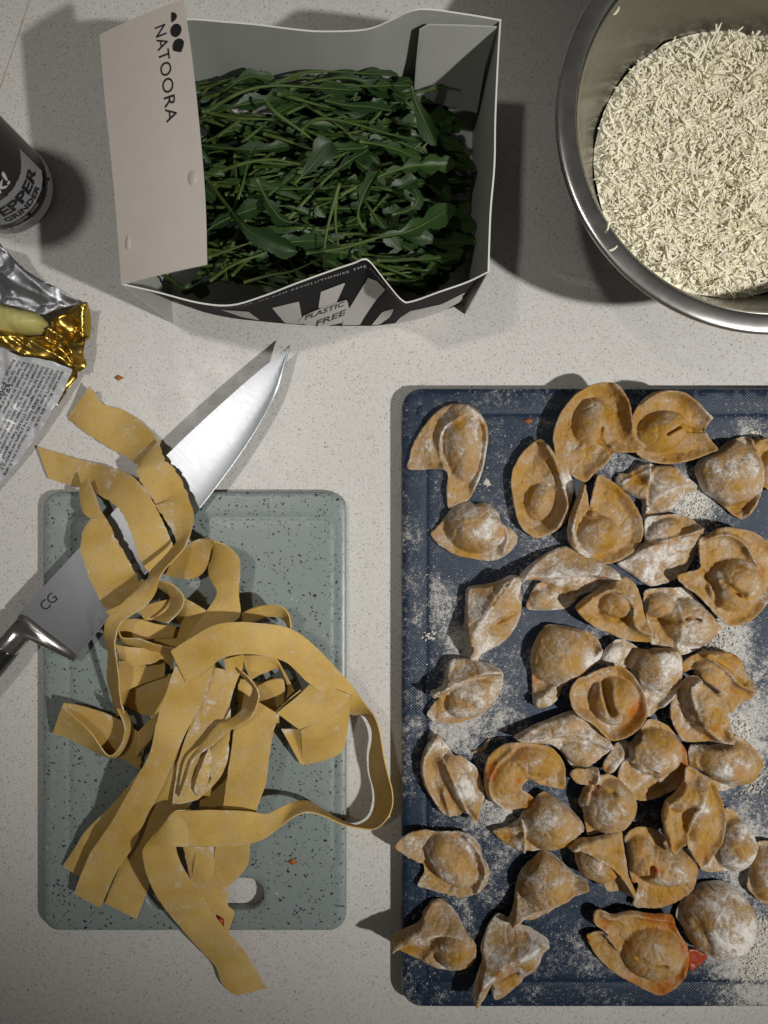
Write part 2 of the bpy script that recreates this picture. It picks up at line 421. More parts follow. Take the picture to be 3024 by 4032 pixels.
def m_foil(name, col, rough):
    t = NT(name); t.bump(t.noise(90, 2), .10, .002); t.set(Base_Color=t.mix(t.noise(60), col, tuple(c*.75 for c in col)), Metallic=.95, Roughness=rough); return t.m
def m_leaf(name, a, b):
    t = NT(name); oi = t.n('ShaderNodeObjectInfo').outputs['Random']
    col = t.mix(oi, a, b); col = t.mix(t.math('MULTIPLY', t.noise(90, 3), .5), col, tuple(c*.6 for c in a))
    t.bump(t.noise(380, 3), .25, .0006); t.set(Base_Color=col, Roughness=.45, Specular_IOR_Level=.35); return t.m
M = {}
M['counter'] = m_counter(); M['blue'] = m_blue(); M['green'] = m_green()
M['tort'] = m_dough('filled_pasta_dough', (.335,.168,.020), (.445,.245,.036))
M['ribbon'] = m_dough('egg_ribbon_dough', (.48,.298,.060), (.64,.445,.140), .42, .42, .8, .30)
M['blade'] = m_steel('brushed_blade', .36, (3600, 90, 900), 0, (.35,.37,.39), .02, .04)
M['steel'] = m_steel('polished_steel', .16)
M['bowl'] = m_steel('satin_bowl_steel', .26, (30, 30, 400), 0, (.36,.36,.36), .02)
M['bowlrim'] = m_steel('polished_rim_steel', .27, None, 0, (.62,.61,.59))
M['black_handle'] = m_plain('black_handle', (.012,.012,.013), .35)
M['ink'] = m_plain('black_ink', (.012,.012,.013), .5)
M['whiteink'] = m_plain('white_ink', (.60,.58,.56), .7, Specular_IOR_Level=.12)
M['greyink'] = m_plain('pale_grey_ink', (.58,.58,.58), .7, Specular_IOR_Level=.1)
M['redink'] = m_plain('red_ink', (.35,.05,.06), .5)
M['card_out'] = m_plain('pale_card', (.60,.545,.50), .55, bump=.06, bscale=900)
M['card_in'] = m_plain('grey_card_inside', (.42,.43,.40), .65, bump=.08, bscale=700)
M['card_edge'] = m_plain('cut_card_edge', (.72,.71,.66), .7)
M['card_black'] = m_plain('black_printed_card', (.012,.012,.014), .7, Specular_IOR_Level=.12)
M['leaf'] = m_leaf('rocket_leaf_green', (.012,.035,.006), (.027,.062,.012))
M['stem'] = m_leaf('rocket_stem_green', (.046,.080,.014), (.088,.135,.032))
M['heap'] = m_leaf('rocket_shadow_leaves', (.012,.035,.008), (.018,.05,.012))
M['cheese'] = m_plain('grated_cheese', (.955,.89,.68), .6, var=.08, scale=120, bump=.1, Subsurface_Weight=.25, Subsurface_Radius=(.004,.003,.0015), Subsurface_Scale=.6)
M['flour'] = m_plain('flour', (.82,.79,.72), .9, bump=.3)
M['silver_foil'] = m_foil('silver_foil_inside', (.40,.41,.43), .45)
M['gold_foil'] = m_foil('gold_foil', (.52,.35,.075), .28)
M['butter'] = m_plain('butter', (.52,.48,.17), .4, bump=.25, bscale=120, Subsurface_Weight=.3, Subsurface_Radius=(.004,.003,.001), Subsurface_Scale=.6)
M['paper'] = m_plain('wrapper_paper', (.47,.48,.50), .35, bump=.15, bscale=160)
M['brown'] = m_plain('brown_label', (.016,.012,.010), .25)
M['label'] = m_plain('grey_label', (.27,.27,.28), .4)
M['peppercorn'] = m_plain('peppercorn', (.05,.032,.022), .6, bump=.6, bscale=900)
M['sauce'] = m_plain('red_filling', (.33,.045,.012), .35, bump=.3, bscale=500)
M['crumb'] = m_plain('orange_crumb', (.40,.13,.03), .6)
M['tan'] = m_plain('tan_sealant', (.45,.36,.26), .7)
g = NT('clear_glass'); g.set(Base_Color=(.92,.92,.90,1), Roughness=.05, Transmission_Weight=1.0, IOR=1.45); M['glass'] = g.m
g = NT('water'); g.set(Base_Color=(.50,.455,.42,1), Roughness=.04, IOR=1.33); M['water'] = g.m
# ------------------------------------------------------------------ the worktop
me = mesh('countertop', [(-.75,-.75,0),(.75,-.75,0),(.75,.75,0),(-.75,.75,0),(-.75,-.75,-.03),(.75,-.75,-.03),(.75,.75,-.03),(-.75,.75,-.03)],
          [[0,1,2,3],[4,7,6,5],[0,4,5,1],[1,5,6,2],[2,6,7,3],[3,7,4,0]], M['counter'])
counter = tag(link('countertop', me, smooth=False), kind='structure')
# the tan joint that crosses the far corner of the worktop
jp = [P('D', x, y, .4) for x, y in ((95,-90),(63,0),(44,60),(25,115),(4,178),(-40,300))]
V = []; F = []
for i, p in enumerate(jp):
    w_ = .0003+.0003*rng.random()
    V += [p+Vector((-w_, 0, -.0003)), p+Vector((0, 0, 0)), p+Vector((w_, 0, -.0003))]
    if i: F += [[3*i-3,3*i,3*i+1,3*i-2],[3*i-2,3*i+1,3*i+2,3*i-1]]
link('joint', mesh('joint', V, [f[::-1] for f in F], M['tan']), counter)

# ------------------------------------------------------------------ pale green speckled board
def rrect(x0, y0, x1, y1, r, n=8):
    out = []
    for cx, cy, a0 in ((x1-r,y0+r,-90),(x1-r,y1-r,0),(x0+r,y1-r,90),(x0+r,y0+r,180)):
        for k in range(n+1):
            a = math.radians(a0+90*k/n); out.append((cx+r*math.cos(a), cy+r*math.sin(a)))
    return out
gb = empty('chopping_board', P('D', 420, 1537, 0)); tag(gb, 'small pale green speckled chopping board under the pasta ribbons', 'chopping board')
groove = rrect(150, 1118, 722, 1872, 22, 5); groove.append(groove[0])
o = sheet_obj('board_body', M['green'], None, 4.0, crop='D', outline=rrect(91,1062,748,2012,36), ze=0, t=8, spacing=16, rnd=4, smooth=False,
   holes=[rrect(318,1899,568,1964,32)[::-1]], wob=0, zref=8, feats=[('S', groove, .55, 6, 0, 'fine')], fadeout=1)
o.parent = gb; o.location -= gb.location

# ------------------------------------------------------------------ navy board
bb = empty('chopping_board', P('D', 1310, 1507, 0)); tag(bb, 'large navy blue chopping board dusted with flour under the filled pasta', 'chopping board')
fx = []
frn = np.random.RandomState(5)
for x, y, r_, s_ in ((1560,1400,110,.22),(1600,1600,90,.22),(1630,2060,110,.30),(1625,1830,80,.22),(1500,1080,70,.28),(1000,1560,90,.20),(1020,1400,80,.16),(920,1300,70,.10),(1150,1120,60,.12),
   (1330,980,50,.2),(1100,1750,90,.16),(1000,1940,80,.12),(900,2100,70,.08),(1250,2090,90,.08),(1620,940,40,.16),(1060,960,60,.02),(1130,1260,50,.14),(1320,1800,90,.1),(1260,1420,70,.18)):
    fx.append(('F', x, y, r_, s_*2.1))
    
inner = rrect(921, 893, 1790, 2122, 22, 5); inner.append(inner[0])
o = sheet_obj('board_body', M['blue'], None, 6.0, crop='D', outline=rrect(867,837,1840,2178,44), ze=0, t=12, spacing=14, rnd=5, smooth=False, wob=0, zref=12,
   feats=fx+[('S', inner, .5, 5, 0, 'fine')], fadeout=1)
o.parent = bb; o.location -= bb.location
for x, y in ((912,888),(912,2137)):
    V, F = lathe([(.0001,.0006),(.0032,.0006),(.0036,.0004),(.0038,-.001)], 28)
    s = link('corner_stud', mesh('corner_stud', V, F, M['blue'])); s.location = P('D', x, y, 12.0); s.parent = bb; s.location -= bb.location

# ------------------------------------------------------------------ kitchen knife
kn = empty('kitchen_knife', P('D', 350, 1130, 0)); tag(kn, "steel chef's knife with black handle lying under the pasta ribbons", 'knife')
spine = [(38,1328),(120,1240),(230,1121),(300,1047),(352,992),(400,945),(470,880),(540,818),(600,768),(627,745)]
edge = [(163,1426),(205,1372),(262,1303),(330,1222),(423,1110),(470,1050),(516,987),(560,918),(600,842),(627,747)]
def kz(i, n=9): return 16-2.0*i/n            # lies almost level
nS = 10; st = []
sp = catmull(np.array(spine, float), False, 4); ed = catmull(np.array(edge, float), False, 4); n = len(sp)
V = []; rows = 5
for side in (1, -1):
    for i in range(n):
        z = kz(i*9/(n-1))
        for j in range(rows):
            u = (0,.35,.7,.93,1)[j]; th = 2.4*(1-u**1.3)*(1-.5*i/(n-1))+.12
            q = sp[i]*(1-u)+ed[i]*u; c_ = P('D', q[0], q[1], z)
            V.append((c_.x, c_.y, c_.z+((.6+(0,.42,.34,.06,-.25)[j]) if side > 0 else .6-th)*.001))
F = []
for i in range(n-1):
    for j in range(rows-1):
        a = i*rows+j; F.append([a, a+1, a+rows+1, a+rows]); b = a+n*rows; F.append([b, b+rows, b+rows+1, b+1])
    a = i*rows; b = a+n*rows; F.append([a, a+rows, b+rows, b]); a += rows-1; b += rows-1; F.append([a, b, b+rows, a+rows])
for j in range(rows-1):
    a = j; b = j+n*rows; F.append([a, b, b+1, a+1]); a = (n-1)*rows+j; b = a+n*rows; F.append([a, a+1, b+1, b])
ax = Vector((spine[-1][0]-100, -(spine[-1][1]-1377), 0)).normalized()
me = mesh('blade', V, F, M['blade']); o = link('blade', me); recenter(o, P('D', 350, 1130, 0)); sharp(me, 40)
blade_hit = ray_onto([o]); ang = math.atan2(ax.y, ax.x); o.data.transform(__import__('mathutils').Matrix.Rotation(-ang, 4, 'Z')); o.rotation_euler.z = ang
o.parent = kn; o.location = (0,0,0)
def loft(name, secs, mat, n=16, pw=2.6):
    """secs: centre, half-width vector, half-height (m); superellipse sections"""
    V = []; F = []
    for c_, hv, hz in secs:
        for k in range(n):
            a = 2*math.pi*k/n; cx = math.copysign(abs(math.cos(a))**(2/pw), math.cos(a)); sy = math.copysign(abs(math.sin(a))**(2/pw), math.sin(a))
            V.append(Vector(c_)+Vector(hv)*cx+Vector((0,0,hz*sy)))
    for i in range(len(secs)-1):
        for k in range(n): F.append([i*n+k, (i+1)*n+k, (i+1)*n+(k+1)%n, i*n+(k+1)%n])
    F.append(list(range(n))); F.append([(len(secs)-1)*n+k for k in range(n)][::-1])
    me = mesh(name, V, F, mat); me.validate(); 
    import bmesh
    bm = bmesh.new(); bm.from_mesh(me); bmesh.ops.recalc_face_normals(bm, faces=bm.faces); bm.to_mesh(me); bm.free()
    sharp(me, 50); return me
def seclist(rows_):
    out = []
    for (x0,y0,x1,y1,z,hz) in rows_:
        a = P('D', x0, y0, z); b = P('D', x1, y1, z); out.append(((a+b)/2, (b-a)/2, hz*.001))
    return out
# bolster: a full-height steel lip that necks down to the handle
for nm, rw, mt in (('bolster', [(47,1319,172,1416,15.6,1.3),(41,1326,166,1424,15.6,2.8),(38,1330,160,1428,15.6,3.0),(36,1333,96,1398,15.6,4.6),(33,1338,72,1382,15.8,5.8),(24,1350,60,1386,16.4,6.6),(10,1366,48,1400,17,7.2),(-6,1382,34,1416,17.4,7.6)], M['steel']),
                   ('handle', [(-7,1380,36,1415,17.4,8.6),(-25,1402,18,1438,17.6,9.2),(-60,1440,-15,1478,17.8,9.6),(-130,1518,-82,1556,17.6,9.6),(-220,1618,-172,1656,17,9.2),(-300,1700,-250,1748,15,9.8),(-318,1720,-268,1770,13,6)], M['black_handle'])):
    o = link(nm, loft(nm, seclist(rw), mt)); recenter(o, P('D', 350, 1130, 0)); o.parent = kn; o.location = (0,0,0)
# the two engraved capitals near the heel
V0, F0 = text_geo('CG', 1.0, spacing=.86)
tx = Vector((.70,-.71)); org = (92, 1330)
a0 = math.atan2(1268-1318, 133-82)      # capitals climb towards the upper right in the picture
V = []
for x, y, z in V0:
    s_ = 31.0; px = 97+s_*(x*math.cos(a0)+y*math.sin(a0)); py = 1322+s_*(x*math.sin(a0)-y*math.cos(a0))
    V.append(blade_hit('D', px, py, 17))
o = link('engraving', mesh('engraving', V, F0, M['ink']), smooth=False); recenter(o, P('D', 350, 1130, 0)); o.parent = kn; o.location = (0,0,0)

# ------------------------------------------------------------------ steel bowl and grated cheese
BC = P('D', 1673, 250, 100); BC.z = 0
bo = empty('mixing_bowl', BC); tag(bo, 'large stainless steel mixing bowl holding the grated cheese', 'bowl')
prof_in = [(.0002,.004),(.030,.0042),(.050,.008),(.066,.022),(.0765,.040),(.086,.060),(.0955,.082),(.1005,.0955),(.1022,.0985)]
prof_out = [(.1015,.0965),(.0965,.083),(.087,.061),(.0775,.041),(.067,.022),(.051,.006),(.040,.0015),(.0002,.001)]
sm = catmull(np.array(prof_in), False, 4).tolist()+catmull(np.array(prof_out), False, 4).tolist()
V, F = lathe(sm, 128); o = link('bowl_body', mesh('bowl_body', V, [f[::-1] for f in F], M['bowl']), bo)
rim = catmull(np.array([(.1020,.0972),(.1027,.0990),(.1045,.0999),(.1085,.1001),(.1118,.0996),(.1130,.0984),(.1128,.0970),(.1116,.0968),(.1080,.0985),(.1045,.0983),(.1020,.0972)]), False, 3).tolist()
V, F = lathe(rim, 128); link('bowl_rim', mesh('bowl_rim', V, [f[::-1] for f in F], M['bowlrim']), bo)

def cheese_h(x, y):
    r_ = math.hypot(x, y+.006)/.080
    return .047+.007*(1-r_**2)+.004*noise.noise(Vector((x*45, y*45, 3)))+.002*noise.noise(Vector((x*120, y*120, 7)))
V = []; F = []
def shred(px, py, pz, yaw, pitch, L, w_, th, curl):
    n_ = 4; b0 = len(V); d = Vector((math.cos(yaw), math.sin(yaw), 0)); sd = Vector((-d.y, d.x, 0)); c_ = Vector((px,py,pz))
    roll = rng.uniform(-.7,.7); sv = sd*math.cos(roll)+Vector((0,0,math.sin(roll))); uv = Vector((0,0,math.cos(roll)))-sd*math.sin(roll)
    for i in range(n_):
        u = i/(n_-1)-.5; p = c_+d*(L*u*math.cos(pitch))+Vector((0,0,L*u*math.sin(pitch)+curl*(u*u)*L))+sd*(curl*u*u*L*.8)
        ww = w_*(1 if 0 < i < n_-1 else .7)
        V.extend([p-sv*ww*.5-uv*th*.5, p+sv*ww*.5-uv*th*.5, p+sv*ww*.4+uv*th*.5, p-sv*ww*.4+uv*th*.5])
        if i:
            for k in range(4): a=b0+(i-1)*4+k; b=b0+(i-1)*4+(k+1)%4; F.append([a,b,b+4,a+4])
    F.append([b0+3,b0+2,b0+1,b0]); e=b0+(n_-1)*4; F.append([e,e+1,e+2,e+3])
N_SH = 13000
for i in range(N_SH):
    rr = .081*math.sqrt(rng.random()); a = rng.uniform(0, 2*math.pi); x, y = rr*math.cos(a), rr*math.sin(a)-.006
    if rr > .0765 and rng.random() < .45 or math.hypot(x, y) > .0770: continue
    lng = rng.random() < .22 and math.hypot(x, y) < .0715
    shred(x, y, cheese_h(x, y)+rng.uniform(-.0012,.0024), rng.uniform(0,6.3), rng.gauss(0,.22), rng.uniform(.009,.018) if lng else rng.uniform(.003,.009),
          rng.uniform(.0011,.0018) if lng else rng.uniform(.0007,.0015), rng.uniform(.0003,.0007), rng.gauss(0,.9))
for i in range(5200):                           # broken bits between the shreds
    rr = .079*math.sqrt(rng.random()); a = rng.uniform(0, 2*math.pi); x, y = rr*math.cos(a), rr*math.sin(a)-.006
    if math.hypot(x, y) < .0770: shred(x, y, cheese_h(x, y)+rng.uniform(-.0004,.0018), rng.uniform(0,6.3), rng.gauss(0,.5), rng.uniform(.0012,.003), rng.uniform(.0008,.0018), rng.uniform(.0005,.0011), rng.gauss(0,.5))
nb = len(V)                                     # soft body of the heap below the shreds
for i in range(25):
    for k in range(64):
        a = 2*math.pi*k/64; r_ = .0792*i/24; x, y = r_*math.cos(a), r_*math.sin(a)-.0004; V.append(Vector((x, y, cheese_h(x, y)-.0002)))
        if i: F.append([nb+(i-1)*64+k, nb+i*64+k, nb+i*64+(k+1)%64, nb+(i-1)*64+(k+1)%64])
o = link('grated_cheese', mesh('grated_cheese', V, F, M['cheese']), smooth=False); o.location = BC
tag(o, 'heap of pale grated hard cheese in the steel bowl', 'cheese', kind='stuff')
for i, (px, py, yaw) in enumerate(((676,75,.9),(625,1408,1.4),(655,1550,.5))):   # strays on the steel
    V = []; F = []; shred(0,0,0,yaw,0,.005,.0011,.0006,.4)
    ox, oy, s_ = 2000, 0, .6329; sx, sy = (ox+px*s_)/1.8228, (oy+py*s_)/1.8228
    o = link('cheese_shred', mesh('cheese_shred', V, F, M['cheese']), smooth=False); o.location = P('D', sx, sy, 94 if i == 0 else 100.9)
    tag(o, ('stray cheese shred high on the inner wall of the steel bowl','stray cheese shred on the flat rim of the steel bowl, upper one','stray cheese shred on the flat rim of the steel bowl, lower one')[i], 'cheese', 'stray cheese shreds')

# ------------------------------------------------------------------ pepper grinder
GC = P('D', 25, 415, 0)
gr = empty('pepper_grinder', GC); tag(gr, 'glass pepper grinder with grey and dark brown label standing at the left edge', 'grinder')
V, F = lathe([(.0002,.002),(.026,.002),(.0285,.0035),(.0298,.007),(.0300,.011),(.0294,.017),(.0292,.09),(.0285,.095),(.0272,.095),(.0272,.016),(.0265,.008),(.0002,.007)], 72)
link('glass_jar', mesh('glass_jar', V, F, M['glass']), gr)
V, F = lathe([(.0002,.0005),(.0262,.0005),(.027,.0016),(.0002,.0016)], 48); link('base_ring', mesh('base_ring', V, F, M['glass']), gr)
V = []; F = []; ico_v = [(0,0,1),(0,0,-1),(1,0,0),(-1,0,0),(0,1,0),(0,-1,0)]; ico_f = [(0,2,4),(0,4,3),(0,3,5),(0,5,2),(1,4,2),(1,3,4),(1,5,3),(1,2,5)]
def grain(c_, r_):
    b0 = len(V); j = [rng.uniform(.75,1.2) for _ in ico_v]
    V.extend([Vector(c_)+Vector(v)*r_*k for v, k in zip(ico_v, j)]); F.extend([[a+b0,b+b0,c+b0] for a,b,c in ico_f])
for i in range(1100):
    a = rng.uniform(0,6.3); rr = .0252*math.sqrt(rng.uniform(.55,1)); grain((rr*math.cos(a), rr*math.sin(a), rng.uniform(.0095,.060)), rng.uniform(.0016,.0026))
o = link('peppercorns', mesh('peppercorns', V, F, M['peppercorn']), gr); o['kind'] = 'stuff'
def band(name, z0f, z1f, r_, mat, n=160, a0=-200, a1=110):
    V = []; F = []
    for k in range(n+1):
        a = math.radians(a0+(a1-a0)*k/n)
        for z in (z0f(a), z1f(a)): V.append((r_*math.cos(a), r_*math.sin(a), z))
        if k: F.append([2*k-2, 2*k, 2*k+1, 2*k-1])
    return link(name, mesh(name, V, F, mat), gr)
tear = lambda a: .0205+.0012*noise.noise(Vector((a*6,1,0)))+.0006*noise.noise(Vector((a*25,2,0)))
brush = lambda a: .0475+.007*max(0,(a+.35))**1.0*1.2+.0016*noise.noise(Vector((a*9,4,0)))+.0012*noise.noise(Vector((a*40,5,0)))
band('brown_label', tear, lambda a: .094, .02945, M['brown'], a1=40)
band('grey_label', lambda a: tear(a)+.0012, brush, .02962, M['label'], a1=8)
def cyl_text(s, size, z, a_center, mat, r_=.02985, spacing=1.0, offset=0, shear=0):
    V0, F0 = text_geo(s, size, 'CENTER', spacing, offset, shear)
    V = [(r_*math.cos(math.radians(a_center)+x/r_), r_*math.sin(math.radians(a_center)+x/r_), z+y) for x, y, _ in V0]
    return link('lettering', mesh('lettering', V, F0, mat), gr, smooth=False)
cyl_text('PEPPER', .0135, .0318, -43, M['ink'], spacing=1.0, offset=.00055)
cyl_text('GRINDER', .0072, .0243, -44, M['ink'], spacing=1.0, offset=.0003)
cyl_text('k!', .0150, .0535, -42, M['whiteink'], shear=.2, offset=.0003)
V, F = lathe([(.0002,.16),(.024,.16),(.0285,.152),(.0300,.10),(.0300,.0955),(.0002,.0955)], 48); link('grinder_cap', mesh('grinder_cap', V, [f[::-1] for f in F], M['black_handle']), gr)

# ------------------------------------------------------------------ butter packet
bp = empty('butter_packet', P('P4', 100, 800, 0)); tag(bp, 'torn gold and silver foil butter packet at the left edge', 'packet')
def bp_sheet(name, mat, base, **kw):
    o = sheet_obj(name, mat, None, base, crop='P4', **kw); o.parent = bp; o.location -= bp.location; return o
bp_sheet('gold_foil', M['gold_foil'], 8, outline=[(462,392,6),(458,500,2),(445,600,1),(432,690,0),(430,738,2),(392,760,2),(345,748,6),(300,720,9),(230,705,11),(130,690,12),(50,655,12),(0,640,12),(-120,620,12),(-120,420,10),(0,440,8),(50,490,9),(80,545,12),(140,585,13),(220,570,10),(255,520,6),(260,470,4),(340,425,8),(420,395,8)],
   ze=10, t=.5, spacing=10, rnd=3, seed=2, smooth=False, wob=1.2, crinkle=(6.0, 120), zref=20,
   feats=[('R',[(170,585),(240,545),(360,600)],6,25,40),('R',[(0,610),(100,580),(230,640),(330,700)],6,20,40),('R',[(250,470),(300,560),(360,600),(380,700)],4,25,25),('R',[(440,420),(420,560),(390,650),(375,740)],5,22,22),('R',[(0,560),(80,590),(160,640)],5,15,25)])
bp_sheet('silver_lining', M['silver_foil'], 18, outline=[(-120,20,18),(20,60,16),(60,130,14),(110,190,12),(165,243,10),(240,290,8),(330,330,6),(400,378,3),(462,390,0),(400,402,0),(330,424,1),(290,440,2),(240,470,4),(200,462,4),(100,432,5),(0,415,6),(-120,410,6)],
   ze=6, t=.5, spacing=11, rnd=3, seed=4, smooth=False, wob=1.0, crinkle=(3.4, 110), zref=22, feats=[('R',[(30,250),(130,330),(260,380)],3,30,50),('R',[(120,200),(190,290),(320,400)],2.5,20,40)])
bp_sheet('gold_edge', M['gold_foil'], 1.5, outline=[(432,700,8),(438,735,6),(405,800,2),(330,900,1),(270,975,0),(180,1105,0),(60,1250,0),(-60,1390,0),(-90,1360,4),(40,1210,4),(150,1060,4),(250,930,5),(330,800,6),(370,745,8)],
   ze=3, t=.5, spacing=9, rnd=3, seed=6, smooth=False, wob=.6, crinkle=(1.6, 50), zref=8)
paper = bp_sheet('paper_wrap', M['paper'], 11, outline=[(-120,610,11),(0,652,11),(60,672,11),(130,705,10),(230,715,9),(300,728,7),(386,762,3),(350,830,0),(290,935,-2),(215,1050,-3),(130,1172,-4),(60,1262,-5),(-60,1400,-6),(-160,1500,-4),(-160,800,12)],
   ze=5, t=.5, spacing=14, rnd=3, seed=8, smooth=False, wob=.8, crinkle=(1.2, 60), zref=16)
body = sheet_obj('butter', M['butter'], None, 2, crop='P4', outline=[(-90,400),(20,415),(100,435),(185,455),(232,490),(242,530),(165,572),(80,565),(-90,560)], ze=8, t=16, spacing=14, rnd=26, seed=3, wob=1.2, zref=18,
   feats=[('D',120,500,170,90,20,4.5)], ragged=4); body.location.z = .006
tag(body, 'yellow butter showing through the torn foil packet', 'butter')
lines = [("Salted butter. Minimum 80% milk fat.",0,'ink'),("INGREDIENTS Butter (Milk), Salt (1.5%). Produced in the U.K. using",0,'ink'),("milk from the U.K. Allergy Advice For allergens, see ingredients in",0,'ink'),
 ("bold. Suitable for vegetarians. STORAGE Keep refrigerated.",0,'ink'),("Suitable for freezing. Ideally freeze as soon as possible after",0,'ink'),("purchase but always by 'best before' date shown. Defrost",0,'ink'),
 ("thoroughly for a minimum of 12 hours in the fridge.",0,'ink'),("Once defrosted, do not refreeze.",0,'ink'),("For 'best before' see end of pack.",0,'ink'),("Film - Do Not Recycle",0,'ink'),("Stores Ltd., U.K.",0,'ink')]
paper_hit = ray_onto([paper])
rd = Vector((-.452, .892)); up = Vector((.892, .452))      # reading direction and letter tops, picture axes
def pk_text(s, x0, y0, size, mat):
    V0, F0 = text_geo(s, size, offset=size*.012)
    V = []
    for x, y, _ in V0:
        px = x0+rd.x*x+up.x*y; py = y0+rd.y*x+up.y*y; V.append(paper_hit('P4', px, py, 12, .0004))
    o = link('lettering', mesh('lettering', V, F0, M[mat]), smooth=False); recenter(o, bp.location); o.parent = bp; o.location = (0,0,0)
for i, (s, _, mt) in enumerate(lines):
    b = 338-i*26.5; y0 = 775-i*6.5
    pk_text(s, b, y0, 23, mt)
pk_text('250g', 28, 832, 52, 'ink'); pk_text('NUTRITION', 22, 1240, 19, 'ink'); pk_text('Typical', -5, 1250, 17, 'ink')

# ------------------------------------------------------------------ rocket carton
ct = empty('salad_carton', P('D', 650, 380, 0)); tag(ct, 'open white and black card carton full of rocket leaves', 'carton')
def ct_add(name, V, F, mats, mi=None, smooth=True, deg=30):
    me = mesh(name, V, F, mats, mi); o = link(name, me, smooth=smooth); recenter(o, ct.location); o.parent = ct; o.location = (0,0,0); sharp(me, deg); return o
def wall(name, top, bot, inward, out_mat, rows=10, th=.9, bulge=0.0, sub=4):
    """card wall between a top line and a bottom line (world points), printed outside, grey inside, white cut edge"""
    T = catmull(np.array([tuple(p) for p in top]), False, sub); B = catmull(np.array([tuple(p) for p in bot]), False, sub); n = len(T)
    inw = np.array(inward, float)*th*.001; V = []; F = []; mi = []
    for side in (0, 1):
        for i in range(n):
            for j in range(rows+1):
                u = j/rows; p = T[i]*(1-u)+B[i]*u - np.array(inward)*bulge*math.sin(math.pi*u)*math.sin(math.pi*i/(n-1))
                V.append(p+inw*side)
    m = rows+1; off = n*m
    for i in range(n-1):
        for j in range(rows):
            a = i*m+j; F.append([a, a+1, a+m+1, a+m]); mi.append(0); b = a+off; F.append([b, b+m, b+m+1, b+1]); mi.append(1)
        a = i*m; b = a+off; F.append([a, a+m, b+m, b]); mi.append(2); a += rows; b += rows; F.append([a, b, b+m, a+m]); mi.append(2)
    for j in range(rows):
        a = j; b = a+off; F.append([a, b, b+1, a+1]); mi.append(2); a = (n-1)*m+j; b = a+off; F.append([a, a+1, b+1, b]); mi.append(2)
    return ct_add(name, V, F, [out_mat, M['card_in'], M['card_edge']], mi, deg=50), T, B
ftop = [(262,615,85),(340,633,85),(430,656,84),(500,661,84),(570,641,87),(640,614,90),(720,585,92),(765,570,94),(785,562,95),(801,569,94),(835,612,88),(868,650,82),(890,653,82),(950,632,85),(1010,611,86),(1057,588,88)]
fbot = [(330,600),(365,640),(430,671),(500,687),(570,695),(640,701),(720,704),(765,704),(785,704),(801,704),(835,701),(868,695),(890,691),(950,673),(1000,650),(1022,590)]
_, FT, FB = wall('front_wall', [P('D', *p) for p in ftop], [P('D', x, y, .5) for x, y in fbot], (0,1,0), M['card_black'], sub=5)
def straight(pts, dx=0, dy=0): return [Vector((P('D', *p).x+dx, P('D', *p).y+dy, .0005)) for p in pts]
btop = [(222,70,85),(300,52,85),(400,40,86),(480,45,86),(560,52,86),(640,62,85),(700,66,85),(790,62,86),(845,42,90),(905,18,95),(1000,28,90),(1083,42,86)]
wall('back_wall', [P('D', *p) for p in btop], straight(btop, 0, -.003), (0,-1,0), M['card_black'])
rtop = [(1083,42,86),(1078,120,87),(1072,250,88),(1070,355,89),(1062,450,88),(1059,520,88),(1057,588,88)]
wall('side_wall', [P('D', *p) for p in rtop], straight(rtop, -.003, 0), (-1,0,0), M['card_black'])
ltop = [(215,75,85),(225,200,85),(240,345,85),(252,480,85),(262,615,85)]
wall('side_wall', [P('D', *p) for p in ltop], straight(ltop, .004, 0), (1,0,0), M['card_black'])
bpts = [Vector(p) for p in FB[2:-2:3]]+[Vector((P('D',1078,60,86).x-.004, P('D',1078,60,86).y-.004, 0)), Vector((P('D',225,80,85).x+.005, P('D',225,80,85).y-.004, 0))]
nb_ = len(bpts); ct_add('base', [(p.x,p.y+.001,.0006) for p in bpts]+[(p.x,p.y+.001,.0016) for p in bpts], [list(range(nb_))[::-1], [nb_+k for k in range(nb_)]]+[[k,(k+1)%nb_,nb_+(k+1)%nb_,nb_+k] for k in range(nb_)], M['card_in'], smooth=False)
# inner corner flap against the back wall, folded off the side wall
fl = [[(1073,50,85),(1048,135,60),(1030,235,28)],[(990,46,86),(968,120,62),(960,220,30)],[(925,45,87),(905,118,63),(898,210,30)],[(906,56,85),(899,122,61),(893,205,31)]]
V = []; F = []
for side in (0, 1):
    for row in fl:
        for p in row: q = P('D', *p); V.append(q+Vector((0,-.0016-.0008*side,0)))
for i in range(3):
    for j in range(2):
        a=i*3+j; F.append([a,a+1,a+4,a+3]); b=a+12; F.append([b,b+3,b+4,b+1])
    a=i*3; F.append([a,a+3,a+15,a+12])
F.append([9,10,22,21]); F.append([10,11,23,22])
ct_add('corner_flap', V, F, [M['card_in']], deg=60)
# the pale end panel, folded over the left end with its free edge sprung up
pl = [(215,75,85),(225,200,85),(240,345,85),(252,480,85),(262,615,85)]; pr = [(396,-2,107),(414,120,108),(432,290,107),(443,430,106),(447,571,105)]
PL = catmull(np.array([tuple(P('D', *p)) for p in pl]), False, 5); PR = catmull(np.array([tuple(P('D', *p)) for p in pr]), False, 5)
n = len(PL); m = 9; V = []; F = []; mi = []
for side in (0, 1):
    for i in range(n):
        for j in range(m):
            u = j/(m-1); p = PL[i]*(1-u)+PR[i]*u; p = p+np.array((0,0,.0012*math.sin(math.pi*u)-.0009*side)); V.append(p)
off = n*m
for i in range(n-1):
    for j in range(m-1):
        a=i*m+j; F.append([a,a+m,a+m+1,a+1]); mi.append(0); b=a+off; F.append([b,b+1,b+m+1,b+m]); mi.append(1)
    a=i*m+m-1; F.append([a,a+m,a+m+off,a+off]); mi.append(2); a=i*m; F.append([a,a+off,a+m+off,a+m]); mi.append(3)
